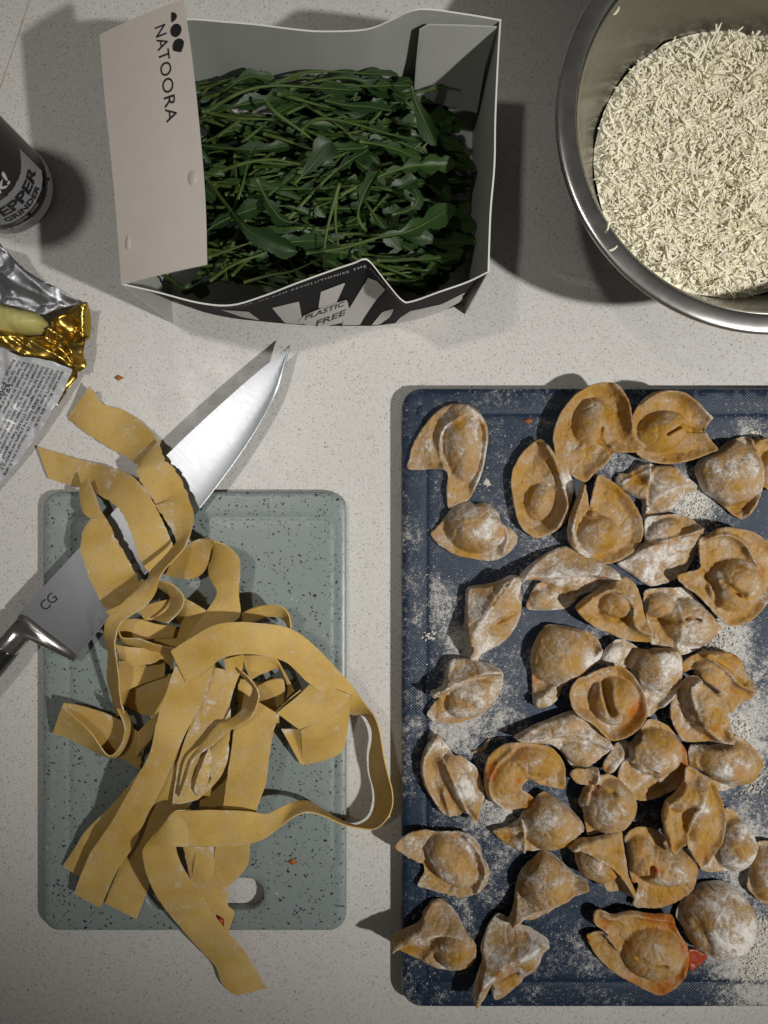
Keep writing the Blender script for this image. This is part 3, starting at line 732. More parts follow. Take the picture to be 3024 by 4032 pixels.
for j in range(m-1):
    a=j; F.append([a,a+1,a+1+off,a+off]); mi.append(3); a=(n-1)*m+j; F.append([a,a+off,a+1+off,a+1]); mi.append(2)
ct_add('end_panel', V, F, [M['card_out'], M['card_in'], M['card_edge'], M['card_black']], mi, deg=50)
def panel_pt(u, w_, dz=.0003):       # u 0..1 from the far end, w 0..1 towards the free edge
    x = u*(n-1); i = min(int(max(x,0)), n-2); t_ = x-i
    p = (PL[i]*(1-t_)+PL[i+1]*t_)*(1-w_)+(PR[i]*(1-t_)+PR[i+1]*t_)*w_
    return Vector(p)+Vector((0,0,.0012*math.sin(math.pi*min(max(w_,0),1))+dz))
Lp = (Vector(PL[0])-Vector(PL[-1])).length; Wp = (Vector(PL[0])-Vector(PR[0])).length
V0, F0 = text_geo('NATOORA', 1.0, spacing=1.06); xs = [v[0] for v in V0]; x0, x1 = min(xs), max(xs); ymax = max(v[1] for v in V0)
V = [panel_pt(.098+(x-x0)/(x1-x0)*.338, .655+y/ymax*.118+.012*(x-x0)/(x1-x0)) for x, y, _ in V0]
ct_add('lettering', V, F0, M['ink'], smooth=False)
def blob(cu, cw, ru, rw, cut=None, n_=28, rot=0):
    pts = []
    for k in range(n_):
        a = 2*math.pi*k/n_; x, y = ru*math.cos(a), rw*math.sin(a)
        if cut == 'half' and y < -.0: y = 0.0
        if cut == 'drop' and x > 0: y *= 1-.75*(x/ru)**1.5
        pts.append(panel_pt(cu+x*math.cos(rot)-y*math.sin(rot)*Wp/Lp, cw+y*math.cos(rot)+x*math.sin(rot)*Lp/Wp))
    ct_add('emblem', pts, [list(range(n_))[::-1]], M['ink'], smooth=False)
blob(.080, .845, .023, .062, 'half', rot=-.12); blob(.140, .875, .0255, .060); blob(.200, .88, .0265, .064, 'drop', rot=.3)
# front print: follow the wall, u along it and v from the cut edge downwards
nF = len(FT)
def wall_pt(i_f, v, out=.0004):
    i = min(int(max(i_f,0)), nF-2); t_ = i_f-i; p = (FT[i]*(1-t_)+FT[i+1]*t_)*(1-v)+(FB[i]*(1-t_)+FB[i+1]*t_)*v
    return Vector(p)+Vector((0,-out,0))
def proj(p): f = (CAM_H-p.z)/CAM_H; return (p.x/f/K+1512)/1.8228, (2016-p.y/f/K)/1.8228
def wall_from_px(px, py, out=.0004):
    lo, hi = 0.0, nF-1.001
    v = .3
    for _ in range(4):
        a_, b_ = 0.0, nF-1.001
        for _ in range(28):
            mid = (a_+b_)/2
            if proj(wall_pt(mid, v))[0] < px: a_ = mid
            else: b_ = mid
        c_, d_ = -.02, 1.0
        for _ in range(24):
            mv = (c_+d_)/2
            if proj(wall_pt(a_, mv))[1] < py: c_ = mv
            else: d_ = mv
        v = c_
    return wall_pt(a_, v, out)
def arc_at(dist, start):            # station index at a distance along the top edge
    acc = 0; i = start
    while i < nF-2:
        s_ = float(np.linalg.norm(FT[i+1]-FT[i]))
        if acc+s_ >= dist: return i+(dist-acc)/s_
        acc += s_; i += 1
    return nF-2.0
V0, F0 = text_geo('TOGETHER, WE CAN REVOLUTIONISE THE FOOD SYSTEM', 1.0, spacing=1.25); x1 = max(v[0] for v in V0)
V = []
tot = 0.118; st0 = 12
for x, y, _ in V0:
    i_f = arc_at(x/x1*tot, st0); V.append(wall_pt(i_f, .085-.045*y))
ct_add('lettering', V, F0, M['greyink'], smooth=False)
def qpoly(pts, mat, out=.0004, name='print'):
    pts2 = resample(np.array(pts, float), 14); D_ = [(700+.8439*x, .8439*y) for x, y in pts2]
    res = delaunay_2d_cdt([Vector((float(a),float(b))) for a,b in D_], [(i,(i+1)%len(D_)) for i in range(len(D_))], [], 1, 1e-4)
    Vw = [wall_from_px(v.x/1.8228, v.y/1.8228, out) for v in res[0]]; ct_add(name, Vw, [list(f) for f in res[2]], M[mat], smooth=False)
qpoly([(440,1437),(565,1407),(585,1512),(500,1508)], 'whiteink'); qpoly([(668,1362),(783,1318),(738,1418),(655,1440)], 'whiteink')
qpoly([(888,1296),(930,1312),(968,1352),(925,1400),(870,1480),(850,1516),(765,1518),(800,1440)], 'whiteink')
qpoly([(1085,1452),(1230,1420),(1320,1375),(1405,1335),(1380,1375),(1240,1450),(1130,1490),(1010,1512),(1040,1480)], 'whiteink')
qpoly([(905,1516),(955,1455),(1010,1440),(990,1480),(940,1515)], 'whiteink')
qpoly([(200,1445),(330,1455),(385,1495),(300,1480)], 'whiteink')
qpoly([(560,1502),(590,1470),(690,1428),(790,1396),(802,1450),(768,1505),(700,1519),(620,1519)], 'whiteink', .0006)
for s, x0, y0, x1, y1, hgt in (('PLASTIC', 590, 1492, 776, 1424, 23), ('FREE', 640, 1522, 780, 1466, 27)):
    V0, F0 = text_geo(s, 1.0, offset=.02); xm = max(v[0] for v in V0); ym = max(v[1] for v in V0); V = []
    for x, y, _ in V0:
        qx = x0+(x1-x0)*x/xm+6*y/ym; qy = y0+(y1-y0)*x/xm-hgt*y/ym; V.append(wall_from_px((700+.8439*qx)/1.8228, .8439*qy/1.8228, .0008))
    ct_add('lettering', V, F0, M['ink'], smooth=False)
for i, (x, y, sx, sy) in enumerate(((424,442,15,21),(277,529,9,19))):
    V, F = lathe([(.00001,.0006),(.0016,.00055),(.0030,.0003),(.0036,0)], 20); V = [(a_*sx/17,b_*sy/17,c_) for a_,b_,c_ in V]
    o = link('water_drop', mesh('water_drop', V, [f[::-1] for f in F], M['water'])); w_ = (x-252)/195 if i == 0 else .12
    q = panel_pt((y-75)/545-.0+(-.02 if i==0 else 0), w_, -.0001); o.location = q; o.rotation_euler = (0,-.38,0)
    tag(o, ('clear water drop near the free edge of the pale carton panel','clear water drop near the folded corner of the pale carton panel')[i], 'water drop', 'water drops on the carton')

# ------------------------------------------------------------------ rocket leaves
def leaf_geo(pts, wmax, s0, seed, lob=4, deep=.55, curl=.25):
    """spine through world points (mm); blade from fraction s0 to the tip with rocket lobes; returns blade and stem meshes' data"""
    r = random.Random(seed); S = catmull(np.array(pts, float), False, 12)*.001; S = resample(S, .0025, False); n = len(S)
    T = np.gradient(S, axis=0); T /= np.linalg.norm(T, axis=1)[:, None]+1e-12
    sidev = np.cross(T, (0,0,1.0)); sidev /= np.linalg.norm(sidev, axis=1)[:, None]+1e-9
    tw = r.uniform(-.7,.7); V = []; F = []; cnt = 0; ph = r.uniform(0,6.3); k0 = int(n*s0)
    fine = []
    for i in range(k0, n-1):
        for q in (0,.33,.66): fine.append(i+q)
    fine.append(n-1)
    for f in fine:
        i = min(int(f), n-2); t_ = f-i; c_ = S[i]*(1-t_)+S[i+1]*t_; sd = sidev[i]; u = (f-k0)/max(n-1-k0,1)
        env = (u**.75)*(1-u**5)**.8*(.55+.45*u) + .06*(1-u)
        row = []
        for sg in (-1, 1):
            lb = .5+.5*math.cos(2*math.pi*lob*u+ph+(.9 if sg > 0 else 0)); cutd = 1-deep*(lb**1.5)*(1-u**3)
            w_ = wmax*.001*env*cutd*(.9+.2*r.random())
            rl = tw*(.4+u)+.35*sg*math.sin(u*5+ph)
            lean = 0.35*w_*(1-u)
            out = sd*sg*w_*math.cos(rl); z = math.sin(rl)*sg*w_*.6+curl*w_
            row.append((c_+out*.5+np.array((0,0,z*.35)), c_+out+np.array((0,0,z))+T[i]*lean))
        b0 = len(V); V += [row[0][1], row[0][0], c_-np.array((0,0,.0003)), row[1][0], row[1][1]]
        if cnt:
            for k in range(4): F.append([b0-5+k, b0-4+k, b0+1+k, b0+k])
        cnt += 1
    SV = []; SF = []; ns = 6
    for i in range(n):
        rad = (.00098*(1-.80*i/n)+.00006)*(1.0 if i < k0 else .62); up = np.cross(sidev[i], T[i])
        for k in range(ns):
            a = 2*math.pi*k/ns; SV.append(S[i]+sidev[i]*rad*1.25*math.cos(a)+up*rad*math.sin(a)*.8+np.array((0,0,.0002)))
        if i:
            for k in range(ns): SF.append([(i-1)*ns+k, i*ns+k, i*ns+(k+1)%ns, (i-1)*ns+(k+1)%ns])
    SF.append(list(range(ns))[::-1])
    return V, F, SV, SF
def wpt(x, y, z): q = P('Q', x, y, z); return (q.x*1000, q.y*1000, z)
def add_leaf(pts, wmax, s0, seed, label, group='rocket leaves in the carton', **kw):
    V, F, SV, SF = leaf_geo(pts, wmax, s0, seed, **kw); c_ = Vector(np.mean(SV, axis=0))
    o = link('rocket_leaf', mesh('rocket_leaf', [Vector(v)-c_ for v in V], F, M['leaf'])); o.location = c_
    link('stem', mesh('stem', [Vector(v)-c_ for v in SV], SF, M['stem']), o)
    tag(o, label, 'leaf', group); return o
# traced leaves on top of the tangle (crop Q, height in mm)
big = [
 ([(130,830,55),(230,960,58),(330,1080,62),(450,1140,64),(560,1175,60)], 13, .35, dict(lob=2,deep=.35), 'broad rocket leaf lying beside the pale panel, lower left of the carton'),
 ([(600,1185,60),(760,1160,63),(930,1110,64),(1100,1070,62),(1290,960,58)], 13, .45, dict(lob=3,deep=.6), 'long rocket leaf with thick pale midrib across the lower right of the carton'),
 ([(1090,400,70),(1110,480,68),(1150,570,66),(1205,680,62)], 9, .05, dict(lob=1,deep=.15), 'smooth oval rocket leaf hanging at the inner corner flap'),
 ([(575,610,58),(640,560,62),(740,560,63),(900,600,62),(1020,635,61),(1180,665,58)], 7, .72, dict(lob=2,deep=.4), 'arching pale stem of a rocket leaf in the middle of the carton'),
 ([(405,460,62),(450,520,64),(560,600,62),(700,690,60),(880,690,57)], 10, .55, dict(lob=2,deep=.4), 'rocket leaf on a broad flat stem pointing down from the upper left'),
 ([(190,800,58),(320,760,60),(440,745,61),(580,765,58),(700,745,56)], 6, .75, dict(lob=2,deep=.3), 'pale cut stem lying level at the middle left of the carton'),
 ([(755,855,66),(725,960,64),(690,1110,62),(680,1250,60)], 3, .9, dict(lob=1,deep=.2), 'upright bare pale stem standing in the middle of the carton, left one of the pair'),
 ([(745,880,65),(735,1000,63),(745,1120,62),(770,1210,60)], 3, .9, dict(lob=1,deep=.2), 'upright bare pale stem standing in the middle of the carton, right one of the pair'),
 ([(760,910,58),(870,855,60),(1000,800,61),(1130,770,60),(1300,770,56)], 11, .35, dict(lob=4,deep=.75), 'deeply cut rocket leaf reaching right across the middle of the carton'),
 ([(540,860,60),(620,780,62),(690,690,63),(720,660,62)], 13, .2, dict(lob=1,deep=.3), 'dark broad rocket leaf tip standing in the very middle of the carton'),
 ([(690,470,60),(780,490,62),(900,500,62),(1000,520,60)], 10, .05, dict(lob=2,deep=.25), 'flat oval rocket leaf near the back wall of the carton'),
 ([(130,520,60),(300,430,63),(450,400,64),(640,410,63),(800,420,60)], 10, .70, dict(lob=3,deep=.5), 'long rocket stem running along the back of the carton'),
 ([(150,1310,60),(250,1240,63),(380,1190,62),(480,1150,58)], 4, .85, dict(lob=1,deep=.2), 'thick pale cut stem by the front left corner of the carton'),
 ([(140,1200,62),(240,1165,63),(350,1130,62)], 4, .85, dict(lob=1,deep=.2), 'pale stem coming out from under the end panel of the carton'),
 ([(310,1320,62),(430,1285,64),(540,1265,64),(680,1200,60)], 4, .85, dict(lob=1,deep=.2), 'pale cut stem pointing left along the front of the carton'),
 ([(930,1215,54),(1050,1215,56),(1190,1205,56),(1310,1190,54)], 7, .3, dict(lob=3,deep=.6), 'rocket leaf along the front right corner of the carton'),
 ([(880,1080,60),(840,1010,61),(870,900,62),(930,800,62)], 9, .35, dict(lob=2,deep=.5), 'upright rocket leaf with rounded tip right of the two bare stems'),
 ([(1000,1000,58),(1080,980,60),(1120,930,62),(1100,880,62)], 9, .2, dict(lob=2,deep=.6), 'small curled rocket leaf at the right of the carton'),
 ([(850,660,60),(960,680,62),(1050,710,61),(1140,750,59)], 10, .2, dict(lob=3,deep=.65), 'lobed rocket leaf under the arching stem'),
 ([(370,840,58),(420,940,60),(480,1020,60),(540,1040,58)], 10, .2, dict(lob=3,deep=.5), 'crinkled rocket leaf left of the two bare stems'),
]
for i, (pts, w_, s0, kw, lab) in enumerate(big): add_leaf([wpt(*p) for p in pts], w_, s0, 100+i, lab, **kw)
SHARED = 'dark green rocket leaf on a thin stem, part of the tangle filling the carton'
for i in range(225):
    lay = i/225; x0 = rng.uniform(-138, 12); y0 = rng.uniform(136, 254); L = rng.uniform(45, 85); a = rng.gauss(0,.38)
    if x0+L > 57: L = 57-x0
    if rng.random() < .12: a = rng.uniform(-1.6,1.6); L = min(L,45)
    z = 20+27*lay+rng.uniform(-3,3)-max(0,(x0+L*.6)-5)*.12+max(0,y0-215)*.12+max(0,165-y0)*.3; cv = rng.uniform(-.35,.35); pts = []
    for k in range(5):
        u = k/4; aa = a+cv*(u-.5)*2; x = x0+L*u*math.cos(a)-math.sin(a)*cv*L*.3*(4*u*(1-u)); y = y0+L*u*math.sin(a)+math.cos(a)*cv*L*.3*(4*u*(1-u))
        x = min(max(x,-139),56); pts.append((x, min(max(y,134+max(0,x-20)*.8+max(0,-120-x)*.7),253), z+5*math.sin(math.pi*u)+rng.uniform(-2,2)-(6*u if x > 30 else 0)))
    stemmy = x0 < -70 and rng.random() < .40
    add_leaf(pts, rng.uniform(4,7) if stemmy else rng.uniform(6,11.5), .65 if stemmy else rng.uniform(.25,.48), i, SHARED, lob=rng.choice((2,3,3,4)), deep=rng.uniform(.5,.85))
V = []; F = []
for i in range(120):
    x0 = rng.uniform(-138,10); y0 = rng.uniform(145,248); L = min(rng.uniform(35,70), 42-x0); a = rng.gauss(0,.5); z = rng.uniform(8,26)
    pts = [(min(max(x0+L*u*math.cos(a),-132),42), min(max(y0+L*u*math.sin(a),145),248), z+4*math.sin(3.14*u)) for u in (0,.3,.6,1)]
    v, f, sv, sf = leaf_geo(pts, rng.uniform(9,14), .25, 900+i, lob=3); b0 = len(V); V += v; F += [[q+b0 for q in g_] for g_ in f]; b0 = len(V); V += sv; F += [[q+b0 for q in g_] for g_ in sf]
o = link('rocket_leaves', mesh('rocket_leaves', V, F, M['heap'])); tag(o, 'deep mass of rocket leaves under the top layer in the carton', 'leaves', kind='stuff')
# ------------------------------------------------------------------ filled pasta on the navy board
GRP = 'filled pasta parcels on the navy board'
# crop, flour, z0, edge height, cup, label, outline, relief
T = []
def tp(crop, flour, z0, ze, cup, label, outline, feats): T.append((crop, flour, z0, ze, cup, label, outline, feats))
tp('A', .30, 0, 2, None, 'floury parcel nearest the top left corner of the navy board, its long lobe hanging down',
 [(235,830),(230,740),(262,620),(330,500,3),(420,390,4),(520,315,4),(630,292,4),(730,310,4),(810,375,5),(855,460,6),(870,580,6),(850,720,5),(825,850,4),(780,960,3),(720,1070),(650,1110),(570,1145),(540,1120),(530,1000,4),(520,835,3)],
 [('D',665,600,150,330,-4,11,.7),('D',640,500,110,100,0,15,.7),('R',[(620,430),(520,490),(478,580),(480,700),(508,820)],9,14,60),('S',[(470,470),(440,600),(480,760)],4,34),('R',[(700,330),(800,420),(845,560),(820,800),(750,980)],5,60,22),('O',850,480,40,.4),('F',400,640,90,.15),('F',700,640,80,.15),('F',640,500,60,-.6)])
tp('A', .42, 0, 2, None, 'fat floury parcel with a bare yellow lower side, under the top left corner parcel',
 [(405,1355),(450,1300),(520,1220),(560,1160),(640,1110),(720,1090),(770,1112),(830,1095),(900,1120),(960,1180),(985,1260),(1050,1300),(1105,1350),(1115,1400),(1090,1460),(1030,1520),(950,1560),(860,1572),(740,1555),(620,1530),(530,1480),(460,1430)],
 [('D',770,1300,250,210,10,17,.75),('R',[(985,1270),(1020,1380),(990,1480)],8,50,40),('R',[(560,1180),(640,1260),(650,1360)],4,60,30),('F',700,1490,120,-.8),('F',820,1330,140,.25),('F',470,1360,60,-.3)])
tp('A', .10, 0, 9, (6,110), 'open cup-shaped parcel with a dark hollow, left of the two yellow hat-shaped parcels',
 [(1290,575,8),(1350,620,11),(1420,700,14),(1500,790,13),(1560,900,9),(1580,960,7),(1560,1080,7),(1540,1180,7),(1490,1280,7),(1400,1350,5),(1290,1390,4),(1200,1350,5),(1130,1270,6),(1090,1130,6),(1065,960,6),(1075,840,6),(1120,740,6),(1190,650,7)],
 [('D',1310,1090,120,160,15,9,.8),('R',[(1330,640),(1400,760),(1450,880),(1490,1010),(1500,1150),(1430,1290)],10,30,40),('S',[(1360,760),(1410,850),(1450,950)],3,12),('F',1480,900,120,.5),('F',1420,850,25,-.6),('F',1300,1100,90,.2),('F',1200,900,110,-.15)])
tp('B', .12, 2, 7, (4,90), 'face-up parcel with a bun-like centre and raised left lip, below the largest yellow hat',
 [(275,870,6),(370,910,6),(450,970,7),(530,1060,8),(590,1150,8),(630,1260,9),(635,1360,8),(600,1450,7),(540,1520,6),(430,1580,5),(320,1600,5),(210,1560,6),(100,1500,9),(30,1430,12),(5,1330,14),(25,1200,15),(70,1080,16),(120,935,15),(160,970,11),(185,1050,8),(200,1150,6),(205,1100,6),(240,960,6)],
 [('D',275,1360,175,160,-15,13,.65),('D',230,1225,70,60,0,9,.7),('R',[(140,960),(75,1150),(40,1320),(80,1430)],9,20,30),('S',[(205,1140),(190,1190)],4,14),('F',180,1500,70,.5),('F',430,1000,80,-.4),('F',360,1420,90,-.4)])
tp('B', -.02, 6, 8, (5,100), 'largest yellow hat-shaped parcel at the top edge of the navy board',
 [(370,120,11),(250,128,9),(148,170,8),(58,240,7),(-32,360,6),(-82,480,6),(-97,580,6),(-72,690,5),(-22,760,4),(38,850,3),(120,905,3),(190,925,3),(260,850,5),(330,790,6),(390,705,7),(400,690,8),(560,690,8),(630,670,9),(650,630,10),(600,590,12),(545,530,14),(530,430,15),(520,340,15),(490,240,14),(440,160,13)],
 [('D',225,440,140,210,10,15,.7),('R',[(380,140),(475,260),(505,400),(525,530)],6,20,20),('S',[(295,490),(300,550),(330,600),(372,640)],7,9),('R',[(372,650),(250,620),(140,640)],4,40,30),('S',[(390,690),(300,600)],3,20),('O',575,560,30,.6),('F',90,640,70,.3),('F',240,320,70,.3),('F',400,380,90,-.2)])
tp('B', -.02, 6, 7, (4,90), 'yellow hat-shaped parcel with a long slit in its dome, right of the largest hat',
 [(870,185,12),(960,205,13),(1050,270,13),(1120,340,12),(1190,400,12),(1180,440,10),(1140,500,8),(1140,510,8),(1190,580,6),(1250,665,6),(1180,700,5),(1080,740,4),(960,770,4),(840,780,4),(740,770,4),(650,740,4),(590,690,5),(560,600,6),(540,480,7),(545,390,8),(600,290,10),(680,220,11),(770,190,12)],
 [('D',800,520,215,165,-22,15,.65),('R',[(630,290),(750,215),(880,205),(1000,260),(1100,350),(1165,420)],6,20,22),('S',[(805,550),(870,512),(935,478)],8,8),('S',[(935,475),(1060,500),(1140,505)],5,16),('F',800,440,60,.45),('F',680,300,90,.3),('F',900,640,140,-.2)])
tp('B', .34, 0, 3, None, 'smooth rounded triangular parcel lying face down at the right of the two yellow hats',
 [(1450,555),(1500,570),(1530,620),(1550,720,5),(1565,860,6),(1565,1000,6),(1545,1120,4),(1500,1200),(1440,1235),(1370,1200),(1290,1130),(1200,1060),(1120,1000),(1085,920),(1060,850),(1065,790),(1120,730),(1230,670),(1330,600),(1400,570)],
 [('D',1310,850,270,290,-35,17,.7),('R',[(1490,600),(1535,800),(1535,1050),(1480,1170)],6,60,18),('S',[(1390,1150),(1450,1130)],5,34),('F',1420,1140,40,-.6),('F',1280,950,60,-.3)])
tp('B', .46, 0, 2, None, 'torn crumpled scrap of dough caked in flour, below the yellow hats',
 [(650,770),(740,790),(880,790),(940,870),(1010,900),(1075,950),(1060,990),(980,1030),(920,1080),(870,1150),(790,1200),(700,1240),(640,1245),(625,1150),(620,1080),(530,1030),(450,970),(410,920),(440,860),(520,850),(590,790)],
 [('D',790,980,180,200,10,9,.5),('R',[(665,790),(650,960),(640,1160)],9,12,80),('R',[(870,800),(920,880),(960,965)],7,16,20),('R',[(700,1060),(820,990),(940,960)],4,20,30),('R',[(460,930),(560,880),(620,850)],6,30,30),('S',[(560,880),(640,960),(640,1080)],4,30),('O',700,1215,40,.4),('F',560,900,60,-.6)])
tp('B', .46, 0, 4, None, 'chalky half-moon parcel with a double seam ridge, below the torn floury scrap',
 [(640,1230,8),(760,1200,10),(880,1190,10),(980,1215,10),(1050,1260,10),(1075,1310,9),(1065,1420,6),(1050,1520,4),(1030,1600,2),(960,1700,2),(830,1755,2),(720,1785,2),(640,1750,2),(540,1680,2),(420,1590,2),(500,1540,3),(600,1440,5),(635,1400,7)],
 [('R',[(630,1450),(760,1405),(920,1365),(1060,1300)],11,26,190),('S',[(640,1435),(800,1400),(1040,1335)],2.5,7),('D',790,1320,150,90,-25,7,.7),('O',700,1428,30,.5),('O',860,1400,30,.5),('O',990,1375,20,.4),('F',900,1300,90,-.2),('F',760,1620,160,.2)])
tp('D', .42, 0, 3, None, 'narrow winged floury parcel with an orange seam, upper left part of the pile',
 [(1120,1241,9),(1160,1205,6),(1215,1180,4),(1260,1195,4),(1300,1215,6),(1328,1235,9),(1324,1262,5),(1290,1275),(1255,1285),(1240,1300),(1220,1315),(1175,1318),(1138,1315),(1142,1290),(1155,1265,4),(1165,1253,6),(1125,1252,9)],
 [('R',[(1124,1246),(1200,1243),(1260,1237),(1323,1248)],12,34,7),('D',1240,1262,60,22,-8,7,.7),('D',1175,1295,34,24,0,5,.7),('S',[(1170,1262),(1215,1272)],3,6),('S',[(1130,1247),(1200,1245)],1.5,2),('O',1150,1247,8,.7),('O',1190,1245,8,.6),('O',1290,1250,9,1.0),('O',1225,1243,5,.5)])
tp('C', .44, 0, 3, None, 'pale pinched parcel with a sharp diagonal seam, standing alone at the left of the board',
 [(1060,230,10),(1110,240,9),(1135,290,8),(1130,350,6),(1145,480,4),(1135,580),(1080,690),(1000,780),(900,840),(820,880),(780,950),(715,950),(710,880,5),(720,800,8),(690,780,6),(680,620,3),(685,480,3),(695,360,4),(730,325,5),(850,305,6),(950,280,8),(1010,245,10)],
 [('R',[(1050,245),(970,335),(890,450),(810,570),(745,680),(715,790)],14,110,150),('S',[(1010,275),(940,370),(880,455)],2.5,8),('D',980,520,170,240,25,9,.7),('S',[(930,600),(1020,560),(1070,540)],3.5,16),('O',1125,400,16,.9),('F',1060,480,70,-.3)])
tp('C', .40, 0, 3, None, 'parcel with a seam like a folded beak, directly below the lone pale pinched parcel',
 [(560,920,6),(640,905,7),(720,910,7),(830,935,9),(920,970,11),(985,1020,9),(985,1120,5),(960,1220),(890,1310),(790,1390),(680,1430),(560,1450),(450,1440),(380,1390),(375,1360),(420,1290),(470,1230,5),(430,1230,9),(400,1190,11),(405,1160,11),(470,1140,10),(510,1090,8),(530,1010,6)],
 [('R',[(410,1180),(520,1125),(680,1055),(820,1000),(950,995)],12,90,30),('S',[(420,1190),(480,1160)],3,7),('D',740,1230,230,150,-25,12,.65),('S',[(540,1240),(640,1240),(720,1250)],3,30),('F',820,1060,60,-.2),('F',660,1260,60,-.25)])
tp('F', .26, 0, 3, None, 'parcel with a deep open hollow and a boxy floury strip, third from bottom at left',
 [(455,170,6),(500,220,6),(560,300,5),(590,340,8),(640,335,10),(700,380,9),(770,440,6),(810,520,5),(835,620,5),(840,690,6),(810,780,8),(795,840,9),(765,895,8),(730,860,6),(690,800,4),(640,850,2),(560,855),(480,810),(420,720,4),(360,620,6),(325,500,7),(325,400,7),(350,300,7),(400,220,7)],
 [('M',450,560,140,260,-20,-4),('D',660,600,95,290,-25,14,.35),('R',[(512,378),(580,500),(640,640),(700,790),(755,880)],7,8,40),('S',[(560,455),(620,580),(680,720),(725,800)],2.5,7),('R',[(455,200),(360,350),(350,500),(420,690),(520,830)],4,20,26),('R',[(505,640),(540,760),(560,840)],5,30,30),('F',680,560,110,.4),('F',440,420,90,-.25)])
tp('F', .08, 2, 5, (2,70), 'C-shaped golden parcel with an orange-stained rim, right of the hollow one in the lower left',
 [(1100,240,9),(1200,245,9),(1300,260,9),(1390,290,9),(1450,350,8),(1490,420,6),(1505,500,5),(1500,630,4),(1410,625,4),(1300,600,4),(1210,560,5),(1150,630,5),(1200,670,4),(1260,720,4),(1300,750,5),(1285,780,5),(1180,790,5),(1070,800,5),(980,780,7),(900,730,9),(850,650,10),(835,550,11),(840,450,11),(870,360,10),(940,290,10),(1010,255,9)],
 [('D',1020,540,150,190,35,9,.7),('D',1250,420,210,140,15,9,.7),('R',[(1060,300),(920,430),(870,560),(900,680),(1000,770)],6,26,26),('O',900,440,50,.9),('O',870,510,40,.9),('O',1110,535,26,1.3),('O',1240,765,50,.8),('O',1130,300,60,.4),('F',1060,420,100,-.35),('F',1360,400,90,-.3),('F',1180,450,30,.6)])
tp('F', .28, 0, 3, None, 'parcel whose pointed wing pokes left over the board edge',
 [(110,1070,10),(180,1000,9),(250,960,9),(350,945,8),(450,960,7),(560,960,6),(680,970,6),(760,1020,6),(810,1090,6),(830,1180,6),(865,1230,6),(880,1310,5),(860,1400,4),(800,1470,3),(710,1515),(600,1510),(480,1475),(380,1450),(300,1425),(310,1380),(350,1310,3),(345,1230,5),(310,1215,7),(230,1170,8),(150,1120,9)],
 [('D',570,1200,170,260,-38,16,.65),('R',[(690,1000),(790,1120),(835,1280),(780,1430)],6,50,24),('S',[(350,1230),(430,1330),(560,1430)],3.5,22),('F',620,1180,80,-.4),('F',500,1040,70,-.3),('O',850,1270,16,.5)])
tp('F', .22, 0, 3, None, 'tent-shaped brown parcel with a small tail to the left, beneath the C-shaped golden one',
 [(1320,640,6),(1400,680,6),(1480,730,6),(1550,790,5),(1610,860,5),(1650,920,5),(1630,970,4),(1560,1020,4),(1460,1060,3),(1380,1100),(1280,1135),(1160,1130),(1060,1100),(980,1050),(930,1000,4),(905,965,5),(950,945,5),(1020,930,4),(1080,900,4),(1130,860,4),(1150,810,5),(1230,730,6),(1270,670,6)],
 [('D',1380,890,240,240,30,16,.75),('R',[(1132,850),(1155,960),(1160,1110)],9,10,80),('R',[(1400,1090),(1530,1020),(1645,945)],5,30,18),('S',[(1000,1010),(1080,1000),(1130,960)],2.5,20),('F',1500,1000,60,-.3),('F',1100,1060,60,.3)])
tp('D', .40, 3, 3, None, 'long-lipped floury parcel lying just left of the round bowl-like one in the centre',
 [(1108,1590,6),(1150,1565,5),(1200,1545,4),(1240,1533,4),(1270,1548,4),(1300,1578,6),(1318,1603,7),(1312,1622,5),(1285,1642),(1255,1660),(1235,1655),(1215,1628,3),(1190,1607,5),(1150,1602,6)],
 [('R',[(1115,1594),(1180,1586),(1240,1582),(1314,1606)],9,26,6),('S',[(1180,1586),(1240,1581),(1300,1598)],1.5,2.2),('D',1255,1627,48,26,20,8,.6),('D',1225,1560,70,22,-15,8,.6),('O',1215,1583,8,.3)])
tp('D', .34, 2, 3, None, 'small doubled flap of dough poking out under the round bowl-like parcel',
 [(1328,1604,4),(1352,1598,4),(1358,1618,5),(1338,1645,6),(1318,1666,6),(1302,1662,6),(1299,1646,6),(1316,1622,5)],
 [('S',[(1304,1656),(1318,1640)],3,3),('R',[(1348,1604),(1330,1640),(1312,1660)],3,8,8),('O',1306,1654,8,.6)])
tp('G', .24, 4, 4, (2,60), 'round parcel with a torn floury bun and an orange right rim, right of centre',
 [(680,55,6),(780,80,7),(860,140,7),(920,230,7),(970,300,7),(990,420,7),(980,520,6),(930,600,5),(850,660,4),(740,710,4),(650,730,4),(560,715,4),(480,640,4),(430,540,4),(450,450,4),(510,360,5),(510,260,6),(560,200,7),(620,110,7)],
 [('D',720,320,225,200,10,14,.6),('R',[(505,380),(600,420),(690,430),(730,500)],8,70,10),('S',[(600,430),(680,450)],3,12),('O',900,180,50,.7),('O',960,300,50,1.0),('O',975,430,50,.8),('O',955,540,40,.8),('F',640,450,80,.5),('F',730,250,110,-.2)])
